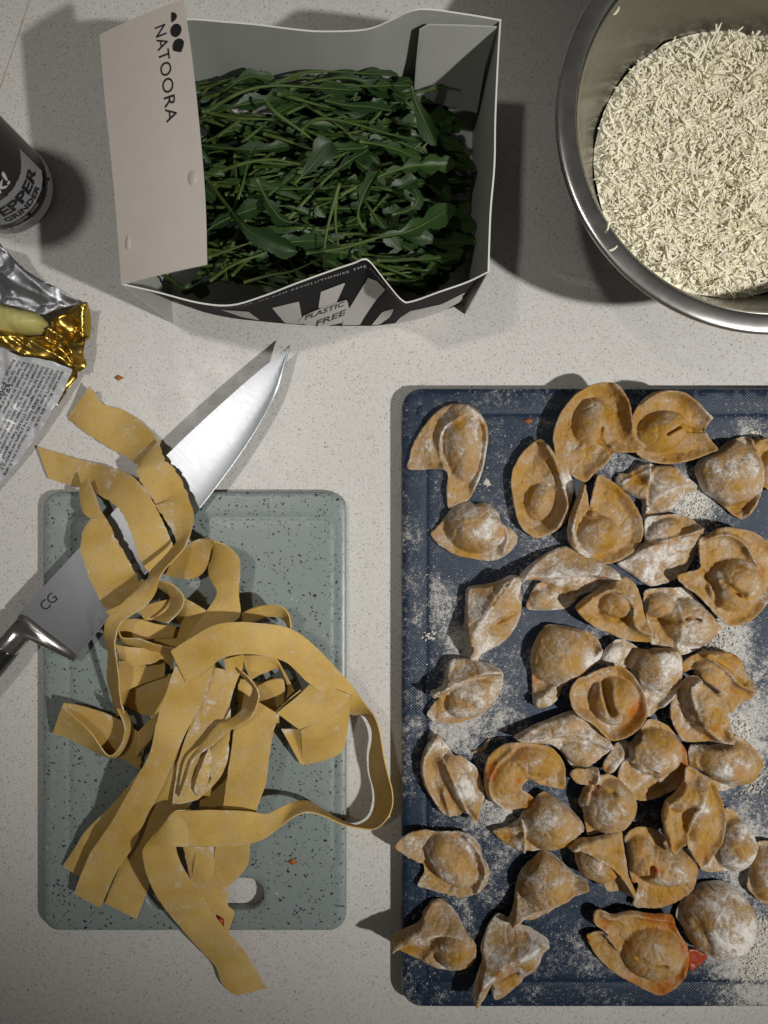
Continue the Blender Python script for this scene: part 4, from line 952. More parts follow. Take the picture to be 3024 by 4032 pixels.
tp('E', .02, 12, 8, (7,80), 'round bowl-like parcel with upturned rim and rolled heart, topmost in the middle of the pile',
 [(420,975,9),(500,1000,9),(570,1070,9),(630,1170,9),(670,1280,8),(670,1400,7),(610,1490,7),(520,1560,6),(440,1590,6),(370,1590,6),(310,1540,7),(230,1460,8),(130,1400,9),(70,1340,9),(35,1240,9),(45,1150,9),(100,1080,9),(180,1050,10),(250,1010,11),(330,985,10)],
 [('D',420,1280,195,205,-15,13,.6),('S',[(335,1120),(325,1200),(345,1290),(365,1350)],9,24),('R',[(395,1120),(370,1200),(385,1300),(470,1340)],4,14,40),('R',[(215,1085),(290,1050),(380,1010)],4,16,14),('S',[(215,1085),(290,1052)],3,9),('O',240,1075,22,.9),('O',545,1345,50,1.4),('O',600,1290,70,.6),('O',520,1500,70,.4),('F',400,1420,80,.35),('F',290,1330,60,.2),('F',500,1160,80,-.2)])
tp('G', .16, 4, 3, None, 'twisted knot-like parcel with a pale patch on its belly, lower middle of the pile',
 [(30,500,7),(70,450,7),(150,450,7),(250,440,8),(270,500,7),(350,500,6),(430,540,5),(500,610,5),(560,680,4),(585,760,4),(570,840,3),(510,910),(440,950),(320,980),(210,1010),(180,1000),(160,900,3),(140,800,4),(105,740,4),(130,640,5),(155,590,6),(80,570,7)],
 [('D',360,760,220,230,20,15,.7),('R',[(250,450),(235,540),(180,610),(150,720)],6,30,40),('R',[(270,570),(340,640),(410,720)],5,22,40),('S',[(180,570),(280,600),(350,610)],4,18),('O',190,640,50,.6),('O',410,700,30,.5),('O',230,560,40,.3),('F',290,760,90,.55),('F',480,650,80,-.2)])
tp('G', .14, 2, 3, None, 'two-lobed parcel over a wide bare yellow brim, bottom centre above the orange-stained one',
 [(560,935,5),(660,935,5),(760,970,5),(830,1040,5),(950,1100,5),(1010,1140,6),(1060,1250,6),(1060,1370,5),(1020,1470,4),(960,1530,3),(860,1580,3),(740,1605,3),(640,1605,3),(560,1590,3),(560,1530,3),(590,1400,4),(540,1380,5),(500,1250,6),(490,1100,6),(470,1010,6)],
 [('D',800,1240,270,170,5,14,.6),('D',590,1150,130,160,0,11,.7),('S',[(600,1310),(650,1270),(655,1200)],7,16),('O',690,1210,50,.8),('O',570,1080,45,.4),('O',560,1360,40,.5),('O',850,1540,80,.25),('F',800,1500,180,-.3),('F',870,1180,90,.3)])
tp('G', -.02, 12, 5, (2,50), 'smooth yellow parcel with two long lobes like a folded leaf, lower right of the pile',
 [(990,440,6),(1090,490,7),(1190,550,7),(1240,640,7),(1290,780,7),(1305,900,7),(1280,1060,6),(1220,1190,4),(1130,1285,3),(1070,1220,4),(1010,1120,5),(980,1060,6),(930,1120,7),(880,1160,8),(830,1080,9),(790,960,10),(775,840,10),(800,730,9),(870,670,8),(920,620,7),(960,560,6)],
 [('D',1080,800,120,270,6,10,.7),('D',960,690,140,120,-40,8,.7),('R',[(1130,620),(1060,720),(1010,820),(985,950),(980,1040)],8,12,70),('S',[(990,760),(960,860),(965,980)],4,36),('R',[(860,690),(810,840),(850,1060)],5,20,26),('F',1000,800,70,.55),('F',1080,740,50,.4),('F',1180,1000,140,-.3),('O',1150,1150,60,.15)])
tp('G', .42, 0, 2, None, 'floury parcel with a triangular bare dent, half under the folded-leaf parcel at the right',
 [(1310,785),(1400,830),(1480,920),(1530,1020),(1555,1120),(1530,1210),(1420,1280),(1280,1310),(1150,1305),(1100,1270),(1180,1100),(1250,930)],
 [('D',1390,1080,170,220,10,11,.6),('R',[(1320,1130),(1420,1140),(1490,1110),(1430,1000),(1360,960)],5,30,20),('F',1390,1060,80,-.7),('F',1350,860,70,-.4),('F',1400,1220,110,.35)])
tp('G', .20, 0, 3, None, 'rounded parcel with one white floury patch, right edge of the pile below the open cup',
 [(1000,280,5),(1080,265,5),(1200,265,5),(1330,230,5),(1390,190,4),(1490,250),(1570,330),(1615,420),(1600,490),(1530,550),(1440,590),(1350,630),(1270,650),(1200,620),(1150,520),(1060,460,3),(1000,420,4)],
 [('D',1320,400,270,190,20,16,.65),('R',[(1080,280),(1050,380),(1090,460)],4,30,30),('F',1220,430,70,.7),('F',1290,600,60,.55),('F',1160,370,80,-.4),('O',1330,400,60,.4),('F',1580,430,60,-.4)])
tp('E', .16, 8, 6, None, 'open cup parcel with a bulging heart, right of centre touching the ruffled one',
 [(1000,1050,11),(1070,1050,12),(1080,1090,9),(1150,1130,7),(1210,1190,6),(1280,1220,5),(1300,1290,5),(1330,1390,6),(1350,1480,7),(1350,1560,8),(1320,1610,8),(1250,1600,7),(1160,1600,4),(1060,1610,3),(980,1600,3),(920,1520,3),(880,1420,3),(870,1310,4),(900,1200,6),(940,1110,9)],
 [('D',1130,1320,165,230,-22,13,.7),('R',[(1065,1072),(990,1110),(975,1200),(1030,1340),(1100,1460),(1220,1560),(1320,1580)],10,120,14),('S',[(1240,1440),(1270,1530)],4,26),('O',1160,1450,26,.7),('O',1270,1400,30,.3),('F',1180,1430,70,-.3),('F',950,1400,90,.1)])
tp('E', .20, 2, 4, None, 'ruffled parcel with a curled yellow lip, at the right just above the open cup',
 [(940,980,4),(1000,900,6),(1110,850,8),(1220,850,8),(1330,860,7),(1420,920,6),(1460,1020,7),(1510,1110,9),(1520,1170,9),(1530,1230,5),(1430,1290,4),(1340,1380,3),(1300,1300,3),(1250,1200,3),(1080,1080,3),(1040,1010,4),(950,1030,4)],
 [('R',[(1110,885),(1250,990),(1370,1110),(1510,1160)],10,80,14),('D',1180,1060,170,130,40,10,.6),('S',[(1120,880),(1260,960),(1400,1100)],2.5,12),('O',960,1010,30,.8),('O',1370,1180,24,.7),('O',1360,900,50,.3),('F',1250,920,60,-.5),('F',1400,1250,70,-.4)])
tp('E', .40, 4, 3, None, 'shell-like floury parcel with a small slit, upper right of the round bowl-like one',
 [(620,835,4),(740,825,5),(880,830,6),(930,870,6),(940,960,6),(935,1090,6),(900,1190,5),(830,1280,4),(750,1340,3),(690,1390),(640,1380),(600,1200),(560,1080),(520,1000),(440,985),(330,970),(260,960),(290,900,3),(340,820,4),(430,755,4),(520,780,4)],
 [('D',720,980,200,220,10,14,.65),('R',[(880,850),(910,970),(880,1170),(780,1290)],5,40,16),('S',[(650,1158),(730,1150)],6,7),('D',380,880,120,90,-25,5,.7),('S',[(560,860),(500,950)],3,26),('F',730,940,110,.25),('F',420,870,110,.2)])
tp('D', .24, 0, 3, None, 'plump brown parcel with a diagonal lower seam, left of centre beside the empty floury board',
 [(1185,1348,4),(1240,1355,4),(1280,1370,5),(1296,1395,6),(1290,1420,6),(1265,1445,5),(1230,1465,4),(1215,1480,3),(1205,1505),(1180,1525),(1155,1525),(1150,1500,3),(1148,1460,3),(1145,1420,3),(1155,1385,3),(1170,1360,3)],
 [('D',1208,1412,72,66,-30,16,.75),('R',[(1290,1400),(1250,1440),(1200,1470),(1152,1512)],7,40,8),('D',1185,1505,26,20,-30,5,.7),('O',1160,1470,16,.4),('F',1270,1425,20,.2),('F',1180,1395,20,-.1)])
tp('E', .06, 8, 5, None, 'yellow parcel with a mouth-like fold and a curled tail, upper middle of the pile',
 [(400,270,8),(480,245,8),(540,280,9),(580,340,9),(610,430,9),(640,550,8),(680,650,7),(695,720,6),(705,780,4),(600,785,3),(500,770,3),(380,720,3),(260,670,4),(160,600,5),(85,520,8),(85,480,9),(160,410,9),(260,350,9),(340,320,8)],
 [('M',330,500,190,120,30,-4),('D',400,490,120,120,30,8,.6),('R',[(95,490),(200,410),(340,350),(440,390),(515,470),(520,590),(580,680),(690,715)],9,70,14),('S',[(290,540),(400,590),(500,600)],3,16),('F',560,500,70,.1),('F',180,560,80,-.3),('F',600,600,70,-.2)])
tp('E', .36, 2, 3, None, 'broad white-floured parcel with a small slit, between the mouth-like fold and the big right-edge hat',
 [(630,370,6),(760,340,5),(880,335,5),(980,340,4),(1080,440),(1180,550),(1270,630),(1270,690),(1180,770),(1080,840),(960,890),(900,850),(800,825),(700,800),(690,700,3),(650,560,5)],
 [('D',1000,620,240,190,25,13,.65),('R',[(870,400),(880,560),(895,700),(910,830)],4,20,40),('S',[(920,578),(960,560),(1035,580)],6,8),('S',[(690,580),(780,590),(870,590)],3,24),('D',760,480,130,110,0,7,.7),('F',800,640,80,-.7),('F',740,480,60,-.4),('O',860,650,30,.2),('F',1000,800,100,.3)])
tp('E', .14, 10, 6, (3,70), 'big square-winged parcel with dimpled centre, cut by the right edge of the picture',
 [(920,250,5),(1000,210,5),(1100,180,6),(1095,100,6),(1090,0,6),(1100,-75,7),(1150,-90,9),(1220,-140,11),(1300,-157,11),(1420,-140,10),(1540,-110,9),(1640,-40,8),(1720,60,7),(1760,200,6),(1740,350,5),(1659,480,4),(1560,590,4),(1460,645,4),(1360,660,4),(1270,600,5),(1180,500,5),(1080,400,5),(980,330,5)],
 [('D',1400,320,230,220,-10,14,.65),('S',[(1255,285),(1330,350),(1375,385)],5,16),('S',[(1380,380),(1410,385)],4,20),('R',[(1150,-70),(1300,-90),(1430,-20),(1510,110),(1600,230)],9,30,16),('S',[(1110,190),(1190,280),(1230,420),(1250,490)],4,18),('O',1590,180,40,.7),('O',1520,130,30,.3),('F',1180,60,110,-.2),('F',1400,480,120,-.1),('F',1330,60,80,.1)])
tp('B', .05, 2, 5, (3,60), 'golden parcel cut by the right picture edge near the top of the navy board',
 [(1540,590,7),(1620,570,8),(1720,590,8),(1790,680,7),(1800,850,6),(1760,980,5),(1700,1020,4),(1640,980,4),(1570,920,4),(1560,800,5),(1545,680,6)],
 [('D',1690,790,90,130,0,11,.7),('R',[(1560,600),(1640,590),(1740,620)],5,14,20)])
tp('G', .18, 2, 3, None, 'brown parcel cut by the right picture edge near the bottom of the navy board',
 [(1560,1070),(1640,1055),(1740,1080),(1800,1200),(1800,1350),(1760,1480),(1700,1560),(1640,1570),(1580,1540),(1500,1460),(1480,1400),(1500,1290),(1490,1180),(1530,1100)],
 [('D',1650,1310,150,230,0,15,.7),('O',1600,1500,60,.3)])
tp('I', .52, 0, 3, None, 'dome-shaped parcel thickly coated in flour at the lower right of the navy board',
 [(1100,260),(1200,240),(1300,250),(1400,300),(1470,380),(1510,480),(1520,600),(1510,700),(1450,780),(1390,850),(1330,885),(1240,850),(1140,800),(1040,750),(990,690),(960,620),(905,540),(910,480),(960,380),(1020,310)],
 [('D',1240,540,310,320,0,25,.65),('S',[(1340,790),(1420,760)],5,24),('R',[(1350,770),(1420,720)],4,16,16),('S',[(1000,500),(1060,600),(1100,720)],2,26),('F',1180,520,70,.35),('F',1400,560,110,.25),('F',1060,480,60,-.4),('F',1390,800,30,-.6)])
tp('I', -.02, 0, 4, (1.5,60), 'flat parcel with orange-stained rim, lowest on the board, its left corner split into two tips',
 [(270,445,10),(320,470,9),(380,490,9),(490,450,11),(560,460,10),(700,490,8),(830,490,8),(870,520,8),(890,590,7),(940,680,6),(990,760,6),(1010,860,5),(1000,960,5),(960,1060,4),(900,1120,4),(780,1185,3),(680,1150,3),(560,1090,3),(420,1010,3),(300,910,3),(220,800,4),(175,700,5),(185,665,5),(260,645,5),(320,650,5),(290,620,8),(230,570,10),(210,510,11),(225,460,11)],
 [('D',720,830,260,225,10,12,.65),('S',[(565,815),(660,840),(770,852)],5,10),('R',[(280,480),(390,515),(520,475),(700,515),(850,535)],5,20,30),('S',[(400,520),(480,490),(560,500)],2,10),('R',[(300,640),(360,710),(420,790)],6,30,10),('R',[(890,610),(975,800),(960,1000)],3,30,20),('O',700,500,90,1.0),('O',860,560,70,1.1),('O',950,750,60,1.0),('O',990,900,60,1.0),('O',950,1050,70,.7),('O',560,1030,70,.6),('O',830,1130,90,.8),('O',330,550,60,.6),('O',520,720,60,.3),('O',190,710,30,.7),('F',350,640,60,.45),('F',870,860,50,.6),('F',680,720,130,.25),('F',640,950,70,.3)])
tp('H', .26, 0, 3, None, 'parcel with an arched open seam over a yellow knob, bottom left of the navy board',
 [(75,700,9),(110,650,10),(200,600,8),(310,550,6),(350,470,4),(410,410,3),(470,390,3),(540,420,3),(610,490,4),(660,570,6),(700,640,8),(750,700,7),(775,770,5),(775,860,3),(740,930),(690,960),(590,970),(480,960),(400,930),(330,890,3),(200,820,5),(130,770,7),(80,735,8)],
 [('R',[(85,715),(200,655),(350,615),(520,598),(620,608),(715,665)],13,120,22),('S',[(340,640),(430,622),(540,608),(640,625),(720,680)],3,7),('D',590,780,165,165,-20,14,.65),('R',[(360,850),(440,740),(520,690)],5,24,60),('F',590,760,70,-.6),('F',230,790,70,-.8),('O',330,810,50,.3),('F',430,480,40,-.3),('O',400,480,30,.2)])
tp('H', .48, 0, 3, None, 'pinched pale parcel with orange seam and two pointed feet, second from left in bottom row',
 [(950,495,5),(1010,510,6),(1100,560,7),(1200,590,8),(1290,640,10),(1350,690,8),(1355,720,6),(1320,800,4),(1280,920,3),(1200,1000),(1100,1110),(1010,1180),(920,1200),(895,1120,3),(885,1030,6),(830,1100,8),(765,1165,8),(735,1130,8),(760,1030,8),(790,950,7),(820,860,5),(810,780,4),(830,700,4),(880,580,4)],
 [('R',[(1285,645),(1150,725),(1030,805),(920,895),(800,1000),(745,1130)],14,130,110),('D',1180,850,130,180,30,7,.7),('S',[(900,1010),(1000,1000),(1100,960)],4,22),('O',1080,775,24,.9),('O',1000,840,26,1.1),('O',930,890,26,1.1),('O',800,995,26,1.0),('O',1160,610,24,.5),('O',1275,655,16,.6),('F',1030,1050,80,-.6),('F',1200,870,50,-.5)])
tp('H', .22, 0, 3, None, 'tall tent-like parcel with a long pale lower seam, middle of the bottom rows',
 [(1310,-10,4),(1390,10,4),(1490,90,5),(1580,170,6),(1670,210,7),(1660,260,6),(1560,360,4),(1450,450,3),(1340,510),(1240,560),(1120,560,3),(1050,560,6),(1030,520,8),(1060,460,7),(1080,380,5),(1100,270,4),(1130,170,3),(1200,90,3),(1260,30,4)],
 [('D',1320,210,230,230,30,18,.8),('R',[(1040,530),(1200,445),(1400,350),(1640,235)],12,90,36),('S',[(1080,520),(1300,410),(1560,290)],2,9),('O',1065,510,24,.9),('O',1300,420,60,.25),('F',1350,470,110,.3),('F',1500,330,80,-.15)])
tp('G', .12, 6, 4, None, 'parcel with a pointed yellow collar over a grey bun, left of the two-lobed one',
 [(0,1080,8),(100,1020,8),(200,1010,8),(320,985,9),(440,955,9),(460,1040,9),(480,1180,8),(500,1300,7),(555,1440,6),(520,1500,5),(460,1475,3),(340,1465),(300,1390),(220,1370),(140,1330),(90,1230,3),(70,1110,5)],
 [('R',[(10,1078),(130,1090),(250,1160),(380,1250),(470,1370),(525,1470)],10,130,12),('D',250,1250,180,130,30,9,.6),('S',[(250,1165),(340,1220),(400,1280)],3,7),('O',255,1370,18,.9),('O',350,1310,40,.3),('F',380,1100,100,-.25),('F',220,1240,90,.25)])
for i, (crop, flour, z0, ze, cup, label, outline, feats) in enumerate(T):
    sp_ = 11 if crop != 'D' else 2.9; rn = 8.5 if crop != 'D' else 2.3; ws = .012 if crop != 'D' else .045
    soft = lambda z: z if z <= 6 else 6+(z-6)*.55        # lips bend over softly
    outline = [(p[0], p[1], soft(p[2])) if len(p) > 2 else p for p in outline]; ze = soft(ze)
    fs = [(f[:6]+(min(f[6]*1.1, .98*min(f[3],f[4])*CROPS[crop][2]*K*1000),)+f[7:]) if f[0] == 'D' else (f[:2]+(f[2]*(.85 if cup else .95),)+f[3:]) if f[0] == 'R' else f for f in feats]
    o = sheet_obj('filled_pasta', M['tort'], None, 12.2, crop=crop, outline=outline, ze=ze, t=1.9, cup=cup, feats=fs, z0=z0, spacing=sp_, rnd=rn, seed=i, wob=.9, wscale=ws, ragged=4 if crop != 'D' else 1.0)
    o['flour'] = flour+.04; tag(o, label, 'pasta', GRP)
# red corner of filling leaking beside the flat parcel
o = sheet_obj('filling_scrap', M['sauce'], None, 12.3, crop='I', outline=[(1000,800),(1060,795),(1110,820),(1162,855),(1120,910),(1080,940),(1015,978),(1005,880)], ze=1.6, t=2.4, spacing=11, rnd=7, seed=77, wob=.6, smooth=True)
tag(o, 'red scrap of filling leaking from the orange-rimmed flat parcel', 'filling')
o = sheet_obj('dough_scrap', M['tort'], None, 12.3, crop='F', outline=[(750,325),(800,312),(835,285),(870,230),(890,225),(880,262),(855,305),(815,330),(765,340)], ze=1, t=1.5, spacing=9, rnd=6, seed=81, wob=.4)
o['flour'] = .3; tag(o, 'thin stray shred of dough on the navy board above the C-shaped golden parcel', 'dough')
# flour lying loose on the navy board: real grains
V = []; F = []
cl = [(1560,1400,90,900),(1600,1600,70,700),(1630,2060,70,1500),(1625,1830,60,500),(1500,1090,50,700),(1000,1560,70,350),(1020,1420,60,250),(920,1300,40,120),(1150,1120,50,160),(1330,985,30,160),(1100,1750,70,260),(1000,1940,70,120),(900,2100,60,120),(1250,2090,90,120),(1630,930,30,160),(1050,1040,12,60),(1050,960,60,80),(1590,1750,60,350),(1640,1500,50,350),(1600,2010,40,500)]
for cx, cy, sg, nn in cl:
    for _ in range(nn):
        x, y = rng.gauss(cx, sg), rng.gauss(cy, sg)
        if not (872 < x < 1680 and 842 < y < 2172): continue
        if rng.random() < .5: x, y = x+3*noise.noise(Vector((x*.03,y*.03,0))), y
        q = P('D', x, y, 12.15); grain(q, abs(rng.gauss(.00014,.00016))+.0001)
for _ in range(1500):
    q = P('D', rng.uniform(872,1670), rng.uniform(842,2172), 12.1); grain(q, abs(rng.gauss(.00012,.00015))+.0001)
for cx, cy, nn, sg in ((1640,2055,260,14),(1632,2090,160,16),(1650,2000,120,12),(1600,1575,130,14),(1555,1390,130,18),(1505,1098,120,18),(1625,1690,100,14),(1630,940,40,6),(1052,1042,26,4),(930,1375,20,5)):
    for _ in range(nn):
        grain(P('D', rng.gauss(cx,sg), rng.gauss(cy,sg), 12.2+rng.random()*.9), rng.uniform(.0004,.0010))
o = link('loose_flour', mesh('loose_flour', V, F, M['flour']), smooth=False); tag(o, 'loose white flour scattered over the navy board', 'flour', kind='stuff')
for x, y, z, r_, lab, mt in ((256,816,0,.0022,'tiny orange crumb on the worktop between the butter packet and the knife','crumb'),(1141,909,12,.0021,'tiny orange crumb on the navy board near its top edge','crumb'),(632,1862,8,.0024,'tiny brown crumb on the green board left of the navy board','crumb')):
    V = []; F = []; grain((0,0,r_*.4), r_); V = [Vector((v.x*1.5, v.y*.8, max(v.z,0)*.8)) for v in V]
    o = link('crumb', mesh('crumb', V, F, M[mt]), smooth=False); o.location = P('D', x, y, z+.1); tag(o, lab, 'crumb')
# ------------------------------------------------------------------ pasta ribbons on the green board
RG = 'wide pasta ribbons heaped on the green board'
RB = []
def rb(label, *runs, flour=.0, rag=.012, bow=0.0, th=1.4): RB.append((label, runs, flour, rag, bow, th))
def run(crop, *st): return [(crop,)+tuple(s) for s in st]
rb('ribbon whose ragged end lies highest on the bare worktop, crossing the blade and twisting down',
 run('P4', (490,855,10, 372,1028,2), (555,952,6, 445,1092,4), (680,990,4, 560,1172,6), (790,1070,7, 680,1240,10), (872,1165,14, 762,1288,18))
 , run('P4', (868,1158,16, 752,1290,20), (897,1252,24, 747,1322,23), (950,1312,25, 775,1395,24), (1000,1400,25, 850,1500,25))+run('P5', (1240,290,27, 1020,320,27), (1268,390,30, 1095,430,28), (1245,490,34, 1150,535,30), (1200,600,40, 1120,600,31), (1090,720,44, 985,745,35), (1040,790,45, 960,800,40), (1010,890,45, 850,910,42), (940,985,44, 740,1010,40), (800,1075,42, 690,1090,36), (758,1170,42, 686,1190,30), (752,1265,42, 705,1270,26), (765,1340,40, 703,1370,20), (775,1440,36, 702,1450,14), (785,1560,30, 735,1580,12), (815,1680,26, 765,1690,12)), flour=.10, rag=.05)
rb('ribbon with a torn left end, second from the top, bending over the blade',
 run('P5', (246,-71,3, 320,140,3), (420,-15,4, 400,165,4), (600,35,6, 530,200,8), (750,75,14, 625,240,16), (870,130,22, 735,300,24), (965,230,26, 800,370,27), (1020,330,27, 850,480,27), (1070,430,26, 880,560,26), (1112,530,25, 910,650,25), (1130,585,25, 950,722,24), (1105,640,23, 990,755,22)), flour=.14, rag=.03)
rb('ribbon with a small curled flap, third from the top, crossing the blade near the heel',
 run('P5', (572,135,20, 520,190,16), (615,240,24, 522,270,18), (650,330,26, 545,360,22), (690,400,28, 600,408,26))
 , run('P5', (690,395,28, 590,405,26), (720,450,28, 542,488,26), (770,550,28, 528,590,27), (825,650,28, 552,690,27), (875,740,28, 590,800,26), (905,800,30, 632,890,25), (880,920,30, 680,985,24), (850,990,26, 720,1040,22)), flour=.08, rag=.045)
rb('tall standing loop of ribbon at the upper right of the heap beside bare board',
 run('P5', (1135,640,26, 1082,772,14), (1215,575,32, 1170,788,16), (1300,535,36, 1235,797,18), (1365,535,40, 1310,765,18), (1396,548,42, 1345,720,18)),
 run('P5', (1394,552,43, 1375,600,24), (1470,575,40, 1365,690,20), (1555,650,34, 1368,770,20), (1568,760,30, 1395,830,22), (1560,850,28, 1418,872,24), (1562,920,28, 1405,925,26), (1572,1000,28, 1345,1010,29), (1555,1055,30, 1280,1095,31), (1470,1105,32, 1222,1195,33)), flour=.0, rag=.006)
rb('widest ribbon arching over the top of the heap, its tail looping onto the worktop',
 run('P6', (120,1100,46, 225,1305,46), (260,1010,47, 335,1238,47), (410,930,48, 455,1150,48), (560,910,48, 580,1122,48), (700,918,47, 715,1128,47), (850,936,45, 855,1165,45), (960,985,42, 930,1222,42), (1080,1085,38, 1010,1300,38), (1200,1212,33, 1130,1385,33), (1310,1335,27, 1225,1440,25))+run('P8', (1050,-55,24, 962,18,10), (1115,25,26, 1050,30,8), (1150,120,27, 1098,110,6), (1168,220,27, 1103,190,4), (1185,320,27, 1085,290,3), (1212,430,28, 1090,410,3), (1236,530,28, 1118,520,3), (1236,620,28, 1118,620,3), (1200,705,28, 1080,705,3), (1122,770,27, 1000,746,4), (1010,763,27, 920,722,7), (900,735,28, 860,690,10), (790,685,30, 775,640,13), (690,662,33, 690,590,17), (590,690,37, 600,590,24), (490,770,39, 520,620,32), (400,835,40, 415,668,37), (290,868,40, 290,652,40), (140,885,41, 130,645,41), (0,886,42, 0,645,42), (-130,883,43, -200,660,43)),
 flour=-.06, rag=.004)
rb('ribbon folded at a sharp corner, its torn end trailing onto the worktop below the board',
 run('P7', (1080,812,42, 1060,1047,42), (970,822,43, 960,1045,43), (900,910,42, 880,1046,42), (800,1030,40, 790,1048,40)),
 run('P7', (960,826,40, 782,1040,40), (975,1000,40, 765,1090,39), (1005,1130,38, 785,1210,37), (1060,1240,35, 822,1310,34), (1140,1360,31, 890,1420,30), (1230,1490,26, 970,1520,25), (1320,1610,19, 1065,1640,18), (1420,1720,11, 1160,1745,10), (1470,1800,6, 1245,1835,5), (1510,1870,4, 1280,1930,3), (1545,1930,2, 1330,1990,2), (1578,1978,2, 1385,2018,2)), flour=.08, rag=.012)
rb('long straight ribbon with square cut end running down the left, on top of two others',
 run('P7', (979,-127,44, 1240,-147,44), (905,90,44, 1158,100,44), (855,250,43, 1050,300,43), (812,440,40, 968,490,40), (715,620,36, 890,670,36), (570,880,29, 800,840,31), (500,980,27, 750,950,30), (432,1080,22, 712,1042,27), (370,1220,19, 600,1212,22), (320,1352,15, 492,1446,15)), flour=.06, rag=.010)
rb('straight ribbon with square cut end at the lower left, outermost on the board',
 run('P7', (760,540,26, 900,600,26), (590,752,20, 740,820,22), (400,942,15, 560,1010,18), (330,1050,12, 460,1120,14), (245,1176,10, 400,1270,11)), flour=.04, rag=.008)
rb('square-ended straight ribbon under the long one, just left of the folded corner',
 run('P7', (1010,380,36, 1190,440,36), (900,600,32, 1115,680,33), (810,800,26, 1070,790,28), (700,1000,20, 850,1080,20), (620,1180,14, 812,1290,14), (515,1420,10, 727,1522,10)), flour=.08, rag=.012)
rb('broad upright ribbon with a rounded torn end above the handle slot',
 run('P7', (1480,80,36, 1660,190,34), (1375,240,36, 1622,300,36), (1342,440,36, 1592,470,36), (1312,640,35, 1570,640,35), (1290,800,34, 1505,830,34), (1240,1060,24, 1470,1040,24), (1218,1200,17, 1455,1160,16), (1208,1262,14, 1400,1240,14), (1255,1340,12, 1305,1330,12)), flour=.06, rag=.012)
rb('crumpled ribbon end with a dark red speck beside the handle slot',
 run('P7', (1030,1050,26, 1245,1050,22), (1060,1180,20, 1235,1250,18), (1100,1320,16, 1320,1330,14), (1150,1400,15, 1325,1430,13), (1220,1480,14, 1366,1478,12), (1255,1560,13, 1340,1560,11), (1290,1640,12, 1318,1620,10)), flour=.2, rag=.03)
rb('floury ribbon in the middle of the heap, right of the long straight one',
 run('P7', (1240,-120,40, 1400,-80,40), (1150,90,40, 1350,60,39), (1060,300,39, 1320,240,38), (1000,480,38, 1330,440,36), (980,620,36, 1270,600,34), (960,780,33, 1130,740,32)), flour=.32, rag=.02)
rb('narrow ruffled ribbon curling down the middle of the heap',
 run('P6', (585,1232,46, 560,1238,36), (645,1290,47, 625,1300,34), (690,1360,48, 655,1340,36), (690,1430,48, 640,1400,38), (645,1530,47, 590,1480,40), (545,1600,46, 490,1560,42))+run('P7', (1325,300,46, 1260,250,43), (1215,395,45, 1165,365,43), (1105,475,45, 1070,480,42), (1060,590,44, 1030,600,40), (1010,728,40, 995,715,36)), flour=.22, rag=.05)
rb('doubled ribbon folded into a square pocket at the right of the heap',
 run('P6', (1058,1285,33, 1300,1392,33), (960,1385,35, 1205,1495,34), (880,1450,36, 1100,1560,34), (815,1502,36, 960,1610,32)),
 run('P8', (968,-100,30, 968,-100,26), (880,-20,29, 930,190,10), (880,0,30, 890,275,9), (770,60,30, 765,325,9), (640,118,28, 650,350,9)),
 run('P8', (640,118,28, 652,345,9), (580,118,24, 652,350,10), (510,118,26, 630,340,12)), flour=.02, rag=.004)
rb('thin arched ribbon at the right shoulder of the heap, behind the widest one',
 run('P6', (575,860,26, 590,910,20), (650,822,30, 665,905,22), (750,802,32, 755,876,23), (845,812,33, 825,880,22), (893,868,32, 868,910,20), (906,952,30, 886,946,18)), flour=.06, rag=.004)
rb('ribbon folded into a flat pocket at the far left of the heap',
 run('P7', (250,112,22, 182,300,10), (400,142,20, 330,300,9), (560,196,18, 500,420,9), (690,268,18, 640,480,9), (770,330,18, 750,548,10)),
 run('P7', (242,138,27, 178,312,11), (330,212,27, 250,330,9.5), (430,310,27, 385,398,9.5), (540,456,24, 540,466,9.5), (620,395,26, 640,440,10), (650,280,30, 700,270,14), (600,150,34, 655,170,16)), flour=.10, rag=.006)
rb('standing wavy ribbon in the left of the heap with a frilled upper edge',
 run('P5', (775,1130,38, 760,1150,22), (800,1180,38, 790,1210,22), (900,1187,38, 890,1260,20), (1010,1222,38, 1000,1310,20), (1150,1252,36, 1130,1330,20)), flour=.16, rag=.03)
rb('ribbon belly with a crimped lower edge under the wavy one',
 run('P5', (755,1225,32, 790,1320,28), (850,1240,30, 870,1358,30), (980,1250,28, 985,1350,31), (1060,1270,28, 1060,1318,32), (1130,1300,26, 1130,1380,30)), flour=.15, rag=.03)
rb('flat ribbon end with straight cut low in the left of the heap',
 run('P5', (775,1330,20, 778,1545,18), (930,1340,20, 925,1482,18), (1080,1330,20, 1075,1432,18)), flour=.05, rag=.006)
rb('dark shaded ribbon lowest in the left of the heap',
 run('P5', (800,1440,12, 778,1600,10), (930,1430,13, 935,1680,10), (1080,1420,14, 1080,1690,10), (1180,1400,14, 1180,1690,10)), flour=-.05, rag=.006)
rb('folded ribbon tip beside the blade edge at the top of the heap',
 run('P5', (745,895,30, 792,945,28), (850,835,33, 900,915,30), (960,800,35, 1015,870,32)), flour=.12, rag=.01)
rb('small upright curl of ribbon inside the upper heap',
 run('P5', (1035,808,38, 1025,845,26), (1125,832,40, 1070,872,26), (1198,915,40, 1115,920,26), (1178,1000,38, 1090,1000,27), (1095,1085,36, 1000,1060,26)), flour=.12, rag=.01)
rb('dark inner ribbon under the small upright curl',
 run('P5', (900,985,24, 950,1065,22), (1010,950,24, 1040,1060,22), (1130,920,24, 1120,1080,22)), flour=-.05, rag=.01)
rb('ribbon lying in the hollow of the left heap under the twisted one',
 run('P5', (790,1060,26, 770,1180,24), (900,1055,26, 890,1190,22), (1020,1090,25, 1000,1185,22), (1150,1105,24, 1130,1180,22)), flour=.0, rag=.012)
